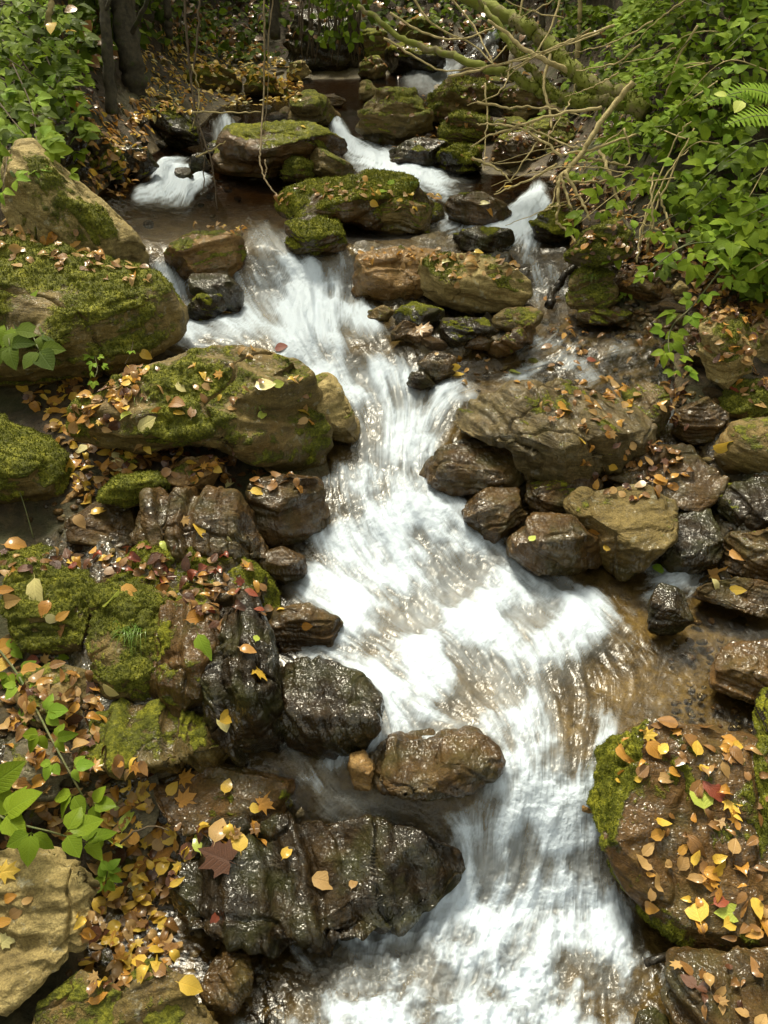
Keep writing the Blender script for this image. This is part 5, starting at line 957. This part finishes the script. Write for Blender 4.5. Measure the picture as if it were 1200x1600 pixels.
mass('bank_foliage', 'dense green leaves covering the bank beside the stream', 3800, samp([(900,-60),(1320,-60),(1320,480),(1180,480),(1060,330),(960,250),(900,120)], .02, .42), ['deep','green','bright','green'], (.04,.075))
mass('bank_foliage', 'dense green leaves behind the left shrub', 1500, samp([(-120,-60),(150,-60),(150,100),(110,200),(60,280),(-120,300)], .02, .5), ['deep','green','bright'], (.045,.085))
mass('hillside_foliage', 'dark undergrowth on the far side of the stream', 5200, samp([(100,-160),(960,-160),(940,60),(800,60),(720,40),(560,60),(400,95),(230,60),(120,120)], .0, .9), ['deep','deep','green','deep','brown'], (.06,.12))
# unseen overhead leaf masses, added to shade the far bank and break up reflections
def canopy():
    y = random.uniform(4, 17); x = random.uniform(-9, 9); z = random.uniform(1.2, 3.2) + max(0, y - 8) * .1
    k = float(fbm(np.array([[x*.55, y*.55, z*.4]]), 3)[0]) + .10 * (y - 8.2) * .5 + .05 * (abs(x) - 2.5)
    if k < .10 + (.12 if x < -1 else 0): return None
    return np.array([x, y, z])
def canopy2():
    y = random.uniform(-7, 4); x = random.uniform(-8, 8); z = random.uniform(2.6, 5.5)
    k = float(fbm(np.array([[x*.7, y*.7, z*.5 + 40]]), 3)[0])
    return None if k < .22 - .03 * abs(x) else np.array([x, y, z])
mass('shade_canopy', 'high branches of leaves over the near part of the stream', 5200, canopy2, ['green','deep','yellow','deep'], (.2,.4), up=(0, 0, 1))
mass('shade_canopy', 'overhanging tree canopy above the stream', 12000, canopy, ['green','deep','yellow','deep'], (.16,.32), up=(0, 0, 1))
# ferns
def frond(root, base, tip, size, sag=.2):
    n = 20; b = np.array(base); t = np.array(tip); L = np.linalg.norm(t-b); V = []; T = []; pts = []
    for i in range(n+1):
        s = i/n; p = b + (t-b)*s + np.array([0, 0, sag*L*(4*s*(1-s))]); pts.append(p)
    for i in range(1, n):
        p = pts[i]; d = pts[i+1]-pts[i-1]; d /= np.linalg.norm(d); nrm_ = np.array([0, -.5, .85]); side = np.cross(d, nrm_); side /= np.linalg.norm(side); s = i/n; w = size * (math.sin(math.pi*min(1, s*.9+.12))**.8)
        for sg in (-1, 1):
            q = side*sg; m = 5; j = len(V)
            for k in range(m+1):
                u = k/m; c_ = p + q*w*u + d*w*.22*u + np.array([0, 0, -.12*w*u*u]); hw = L/n*.46*(1-u)**.7*(1.15 if k % 2 else .8); V += [c_ + d*hw, c_ - d*hw]
            for k in range(m): a = j+2*k; T += [(a, a+1, a+3), (a, a+3, a+2)]
    V = np.array(V) - np.array(root.location); fr_ = link('frond', mesh_np('frond', V, np.array(T), [LM['bright']], uv=np.tile([[.2, .3]], (len(V), 1))), root)
    link('stem', tube_mesh('stem', np.array(pts) - np.array(root.location), (.003, .001), M_stem, 4), fr_); return fr_
def fern(label, fr_list, f, size, sag=.12):
    b = S(fr_list[0][0], fr_list[0][1], -f); root = empty('fern', Vector(b), label, 'fern')
    for (x0, y0, x1, y1) in fr_list: frond(root, S(x0, y0, -f), S(x1, y1, -f-.15), size, sag)
fern('pale green fern with two fronds reaching out of the bank', [(1250,165,1092,168),(1260,205,1128,200),(1250,190,1150,140)], .75, .075)
fern('small dark fern beside the left shrub', [(98,128,140,116),(96,138,150,140),(95,145,146,160),(90,120,125,100)], .55, .06)
# grass tufts
def grass(label, px, py, cnt, L, f=.0):
    h_ = hit(px, py)
    if h_ is None: return
    root = h_[0]; V = []; T = []; 
    for _ in range(cnt):
        b = np.array([random.gauss(0, .02), random.gauss(0, .012), 0]); a = random.uniform(0, 6.28); l = L*random.uniform(.5, 1.2); d = np.array([math.cos(a)*.5, math.sin(a)*.5 - .5, 1.0]); w = np.array([math.sin(a), -math.cos(a), 0])*.0011; j = len(V)
        for k in range(5):
            u = k/4; p = b + d*l*u*.6 + np.array([0, -.3, -1.1])*l*u*u*.75; V += [p - w*(1-u*.9), p + w*(1-u*.9)]
        for k in range(4): q = j+2*k; T += [(q, q+1, q+3), (q, q+3, q+2)]
    o = link('grass_tuft', mesh_np('grass_tuft', np.array(V), np.array(T), [M_grass], uv=np.tile([[.2, .3]], (len(V), 1)))); o.location = Vector(root); tag(o, label, 'grass')
grass('grass tuft hanging on the mossy and tan rock face', 205, 985, 60, .11)
grass('thin grass sprouting among the leaves of the mossy shelf', 318, 915, 16, .06)
grass('wisps of grass on the moss of the wide slab', 400, 635, 14, .06)
grass('grass wisps on the left part of the wide slab moss', 225, 620, 12, .05)
grass('grass hanging from the cube-like mossy boulder', 925, 430, 30, .09)
grass('bright grass on the island boulder', 645, 285, 24, .07)
grass('bright grass at the low end of the island boulder', 462, 297, 24, .06)
# ---------------------------------------------------------------- trees, fallen branch, dead twigs, roots
def limb(parent, pts, r, mat, name='branch', sides=7, jit=0.0, rough=.08, sub=6):
    W = np.array([P(x, y, Y) for x, y, Y in pts]); c = curve3(W, sub, jit); c = c - (np.array(parent.location) if parent else 0)
    return link(name, tube_mesh(name, c, r, mat, sides, rough), parent)
def pxr(px, Y): return px * Y * 1.06 / F
def tree(label, pts, r, mat, extra=()):
    W = P(*pts[0]); root = empty('tree', Vector(W), label, 'tree'); limb(root, pts, r, mat, 'trunk', 10, .004, .10)
    for e, rr in extra: limb(root, e, rr, mat, 'branch', 6, .004)
    return root
tree('slim grey tree trunk rising from the shady left bank', [(176,178,5.6),(170,100,5.65),(163,20,5.7),(156,-60,5.8),(150,-300,6.0)], (pxr(8,5.6), pxr(5,6)), M_bark, [([(163,20,5.7),(185,-40,5.6),(200,-120,5.5)], (.012,.005))])
tree('thicker mossy dark tree trunk right of the slim grey one', [(214,190,6.6),(208,120,6.6),(196,40,6.7),(186,-60,6.8),(180,-300,7)], (pxr(17,6.6), pxr(13,7)), M_bark, [([(200,60,6.65),(230,0,6.5),(250,-80,6.4)], (.02,.008))])
tree('thin pale trunk behind the left shrub', [(74,42,5.0),(78,10,5.0),(82,-40,5.05),(90,-200,5.1)], (pxr(4,5), pxr(3,5)), M_twig)
tree('thin dark trunk on the far left slope', [(264,60,8.5),(262,20,8.5),(260,-40,8.6),(262,-200,8.8)], (pxr(5,8.5), pxr(4,8.5)), M_bark)
tree('straight pale sapling on the far right slope', [(902,90,6.0),(905,40,6.0),(907,0,6.0),(910,-120,6.1)], (pxr(3.5,6), pxr(2.5,6)), M_twig)
tree('thin upright sapling behind the mossy fallen branch', [(848,80,7.5),(847,30,7.5),(850,-20,7.5),(852,-100,7.6)], (pxr(4,7.5), pxr(3,7.5)), M_bark)
tree('dark trunk far beyond the hanging roots', [(430,60,10.5),(428,10,10.6),(432,-60,10.7),(436,-220,11)], (pxr(7,10.5), pxr(5,11)), M_bark)
FB = empty('fallen_branch', Vector(P(985, 158, 4.7)), 'thick mossy fallen branch reaching over the stream from the bank', 'branch')
limb(FB, [(1010,178,4.6),(968,150,4.7),(925,134,4.75),(888,104,4.85),(862,70,4.95),(828,44,5.05),(790,26,5.2),(745,2,5.3),(690,-30,5.4)], (pxr(12,4.7), pxr(7,5.3)), M_mbark, sides=9, jit=.006, rough=.16)
limb(FB, [(985,160,4.65),(940,158,4.7),(895,158,4.75),(862,146,4.8),(836,140,4.85),(800,116,4.9),(760,106,5.0),(720,92,5.1),(680,78,5.2),(630,62,5.3),(590,30,5.4),(560,10,5.5)], (pxr(9,4.7), pxr(2.5,5.4)), M_mbark, sides=8, jit=.005, rough=.14)
limb(FB, [(862,146,4.8),(838,116,4.85),(806,80,4.9),(780,40,5.0),(755,8,5.1),(735,-20,5.1)], (pxr(6,4.8), pxr(2,5)), M_mbark, jit=.005, rough=.12)
limb(FB, [(896,112,4.82),(872,104,4.8),(848,92,4.8),(812,72,4.85),(790,50,4.9),(762,32,4.9)], (pxr(4,4.8), pxr(1.6,5)), M_twig, jit=.003)
# moss sleeve of the fallen branch
it = []
for br, cntm in ((FB.children[0], 5200), (FB.children[1], 2600), (FB.children[2], 900)):
    me = br.data; co = np.empty(len(me.vertices)*3, np.float32); me.vertices.foreach_get('co', co); co = co.reshape(-1, 3); co = co[:int(len(co)*(.72 if br is FB.children[0] else .5))]
    idx = RNG.integers(0, len(co)-10, cntm); p = co[idx] * .5 + co[np.minimum(idx + RNG.integers(1, 9, cntm), len(co)-1)] * .5; it.append(p)
p = np.concatenate(it); n_ = RNG.normal(size=p.shape) + np.array([0, -.1, .5]); n_ /= np.linalg.norm(n_, axis=1)[:, None]; t_ = np.cross(n_, RNG.normal(size=p.shape)); t_ /= np.linalg.norm(t_, axis=1)[:, None]; L_ = RNG.uniform(.010, .026, len(p))[:, None]
V = np.stack([p - t_*.004, p + t_*.004, p + n_*L_], 1).reshape(-1, 3); tag(link('moss', mesh_np('moss', V, np.arange(len(V)).reshape(-1, 3), [M_moss], attrs={'rnd': np.repeat(RNG.uniform(.3, .99, len(p)), 3)}, uv=np.tile([[.1, .2]], (len(V), 1))), FB), kind='stuff')
DS = empty('dead_shrub', Vector(P(985, 138, 4.35)), 'tangle of bare tan twigs fanning down over the upper rapids', 'dead branch')
TW = [([(990,128,4.3),(965,158,4.3),(935,195,4.25),(912,235,4.2),(888,265,4.15),(874,276,4.1)], (4.0,3.4)),([(874,276,4.1),(872,300,4.05),(871,330,4.0),(873,350,3.98),(888,362,3.95),(900,380,3.9)], (2.6,1.4)),
 ([(876,272,4.1),(884,300,4.05),(892,325,4.0),(896,336,4.0)], (2.4,1.2)),([(882,268,4.1),(900,300,4.05),(912,320,4.0),(922,345,3.95)], (2.8,1.6)),([(936,236,4.2),(950,265,4.1),(962,300,4.05),(974,336,4.0)], (2.8,1.6)),
 ([(940,168,4.25),(900,174,4.25),(850,184,4.3),(800,200,4.35),(760,215,4.4),(735,230,4.4)], (2.4,.9)),([(1090,178,4.2),(1030,200,4.2),(970,218,4.2),(915,236,4.2),(880,242,4.2)], (2.2,1.4)),
 ([(878,245,4.2),(840,215,4.3),(800,198,4.35),(765,194,4.4),(745,193,4.4)], (2.0,.9)),([(870,256,4.2),(830,280,4.15),(800,292,4.1),(772,304,4.05)], (2.0,.8)),([(738,246,4.4),(775,262,4.35),(790,275,4.3),(800,285,4.25)], (2.0,.8)),
 ([(745,159,4.7),(790,168,4.65),(840,168,4.6),(880,174,4.5),(905,180,4.4)], (1.8,.8)),([(700,120,4.9),(760,106,4.9),(810,95,4.85),(860,80,4.8)], (1.8,1)),([(610,20,5.4),(660,50,5.3),(720,62,5.2),(780,40,5.1)], (1.6,1)),([(600,60,5.3),(650,90,5.2),(700,112,5.1),(760,98,5.0)], (1.6,.8)),
 ([(895,246,4.2),(930,250,4.2),(965,256,4.2),(982,262,4.15)], (2.2,1.2)),([(888,284,4.1),(930,284,4.1),(965,276,4.1),(990,266,4.1)], (1.6,.8)),([(905,232,4.15),(880,225,4.2),(840,205,4.3),(800,192,4.35)], (1.5,.8)),([(840,222,4.3),(820,250,4.2),(800,280,4.2),(775,300,4.15)], (1.2,.6)),
 ([(870,276,4.1),(868,295,4.1),(862,318,4.05),(850,330,4.0)], (1.4,.7)),([(850,330,4.0),(870,322,4.0),(884,320,4.0)], (1.2,.6)),([(758,130,4.8),(762,180,4.7),(758,220,4.6),(757,262,4.5)], (1.3,.6)),([(800,95,4.9),(790,130,4.8),(770,150,4.7),(730,165,4.7)], (1.3,.6)),
 ([(905,120,4.8),(890,160,4.7),(870,190,4.5),(850,235,4.4)], (1.2,.6)),([(975,200,4.2),(985,240,4.15),(978,262,4.1)], (1.4,.8)),([(930,300,4.1),(905,325,4.0),(880,345,3.95)], (1.2,.6)),([(860,85,4.9),(850,130,4.8),(858,170,4.7),(862,200,4.6)], (2.4,1.4)),
 ([(700,-10,5.3),(740,40,5.2),(765,90,5.0),(785,120,4.9)], (1.4,.7)),([(640,-10,5.4),(680,40,5.3),(740,70,5.2),(800,130,4.9)], (1.6,.8)),([(820,-10,5.2),(800,60,5.1),(770,95,5.0)], (1.5,.7)),([(880,-20,5.0),(862,40,4.9),(830,90,4.8),(790,120,4.8)], (1.6,.7)),
 ([(960,40,4.7),(900,60,4.7),(850,80,4.7),(790,112,4.8)], (1.8,.9)),([(900,380,3.9),(893,400,3.88),(888,410,3.86)], (1.6,.8)),([(1000,70,4.3),(960,100,4.4),(900,110,4.5)], (1.4,.7)),([(1090,40,4.2),(1060,90,4.25),(1040,150,4.25)], (1.6,.9))]
for i in range(14):
    x, y, Y0 = random.uniform(840, 1080), random.uniform(-20, 300), random.uniform(4.0, 4.8); L = random.uniform(80, 260); s_ = random.uniform(-.75, .5); bend = random.uniform(-.25, .25)
    TW.append(([(x, y, Y0), (x - L*.35, y - L*(s_*.35 + bend*.2), Y0+.05), (x - L*.7, y - L*(s_*.7), Y0+.1), (x - L, y - L*(s_ - bend*.4), Y0+.15)], (random.uniform(.8, 1.3), .4)))
for pts, (a, b) in TW: limb(DS, pts, (pxr(a, pts[0][2]), pxr(b, pts[-1][2])), M_twig, 'twig', 5, .003, .05)
BC = empty('bare_canes', Vector(P(1010, 400, 3.6)), 'bundle of pale bare canes leaning on the bank beside the twigs', 'dead branch')
for pts, a, b in [([(1010,395,3.55),(1020,340,3.6),(1045,280,3.65),(1085,200,3.7)],1.8,1),([(1000,385,3.55),(1015,330,3.6),(1050,260,3.65),(1075,235,3.7)],1.6,.9),([(1058,396,3.5),(1045,350,3.55),(1035,320,3.6),(1030,300,3.6)],2.2,1.2),([(995,410,3.5),(1002,360,3.6),(1020,300,3.7),(1060,210,3.8),(1080,190,3.8)],1.6,.8),([(1012,380,3.5),(1020,350,3.5),(1018,300,3.55),(1022,270,3.6)],2,1),([(1050,380,3.5),(1030,360,3.5),(1005,350,3.55),(985,345,3.6)],1.6,.8),([(940,330,3.9),(960,336,3.9),(975,336,3.9),(1010,338,3.8)],1.6,.9)]:
    limb(BC, pts, (pxr(a, 3.6), pxr(b, 3.6)), M_twig, 'twig', 5, .003, .05)
HV = empty('hanging_vines', Vector(P(300, 90, 5.2)), 'pair of brown hanging vines in front of the small left falls', 'vine')
for pts, a, b, mt in [([(288,-20,5.3),(292,60,5.2),(305,170,5.1),(318,215,5.0),(332,260,4.9),(340,330,4.8)],1.8,.9,M_dtwig),([(312,-20,5.3),(308,60,5.2),(300,130,5.1),(306,190,5.0),(318,240,5.0),(318,300,4.9)],1.6,.8,M_dtwig),([(300,100,5.1),(312,150,5.1),(300,200,5.0)],1.2,.6,M_twig),([(306,245,4.95),(330,235,4.95),(352,220,4.95)],1.4,.6,M_twig),([(300,175,5.0),(355,176,5.0),(408,175,5.0)],1.2,.7,M_twig)]:
    limb(HV, pts, (pxr(a, 5), pxr(b, 5)), mt, 'stem', 5, .003, .05)
HW = empty('hanging_vine', Vector(P(412, 130, 5.2)), 'long pale vine dangling over the long brown boulder', 'vine')
for pts, a, b in [([(412,-20,5.4),(413,60,5.3),(412,150,5.2),(408,220,5.0),(406,250,4.9),(412,275,4.8),(428,300,4.7),(445,315,4.6)],1.8,1.4),([(428,-20,5.4),(420,60,5.3),(418,150,5.2),(412,200,5.1)],1.2,.7),([(414,250,4.9),(416,266,4.85),(412,280,4.8)],1.6,1),([(455,308,4.5),(468,322,4.45),(476,334,4.4)],1.8,1.1)]:
    limb(HW, pts, (pxr(a*.75, 5), pxr(b*.75, 5)), M_mtwig, 'stem', 5, .002, .05)
HR = empty('hanging_roots', Vector(P(520, 20, 8.3)), 'curtain of fine roots and ivy hanging over a dark hollow', 'roots')
RR = []
for i in range(34):
    x = random.uniform(470, 565); y = random.uniform(-20, 30); l = random.uniform(50, 105); RR.append([(x, y, 8.2), (x+random.uniform(-4,4), y+l*.5, 8.1), (x+random.uniform(-8,8), y+l, 8.1)])
for pts in RR: limb(HR, pts, (pxr(1.4, 8), pxr(.6, 8)), M_dtwig, 'root', 4, .004, 0, 4)
for i in range(120):
    x = random.gauss(530, 26); y = random.uniform(-20, 70); leaf_part(HR, P(x, y, 8.1 + random.uniform(-.2, .1)), RNG.normal(size=3)*.4 + np.array([0, -.8, .4]), RNG.normal(size=3) + np.array([0, 0, -.8]), random.uniform(.05, .09), 0, random.choice(('green', 'deep')))
# wet black log leaning in the rapids and the stick under the big boulder
o = link('driftwood', tube_mesh('driftwood', curve3([S(858,478,-.05), S(866,455,-.08), S(882,432,-.1), S(902,408,-.08)], 6, .004), (.022, .016), M_blackwood, 9, .15)); tag(o, 'short black log leaning in the water beside the cube-like boulder', 'log')
o = link('stick', tube_mesh('stick', curve3([S(1008,1504,-.03), S(1025,1500,-.04), S(1052,1488,-.04)], 4, .002), (.010, .008), M_blackwood, 7, .2)); tag(o, 'black wet stick poking into the foam under the big leafy boulder', 'stick')
o = link('twig', tube_mesh('twig', curve3([S(188,1318,-.05), S(210,1300,-.06), S(238,1290,-.05), S(264,1298,-.05)], 4, .002), (.003, .0015), M_dtwig, 5, .1)); tag(o, 'thin twig across the wet litter beside the grey stone', 'twig')
o = link('fallen_log', tube_mesh('fallen_log', curve3([S(-40,884,-.04), S(30,876,-.05), S(80,870,-.05), S(140,880,-.04)], 4, .003), (.010, .006), M_dtwig, 7, .12)); tag(o, 'thin fallen stick lying across the small moss-topped rock', 'stick')
print('TRIS', sum(len(o.data.polygons) for o in scene.objects if o.type == 'MESH'), 'OBJ', len(scene.objects))
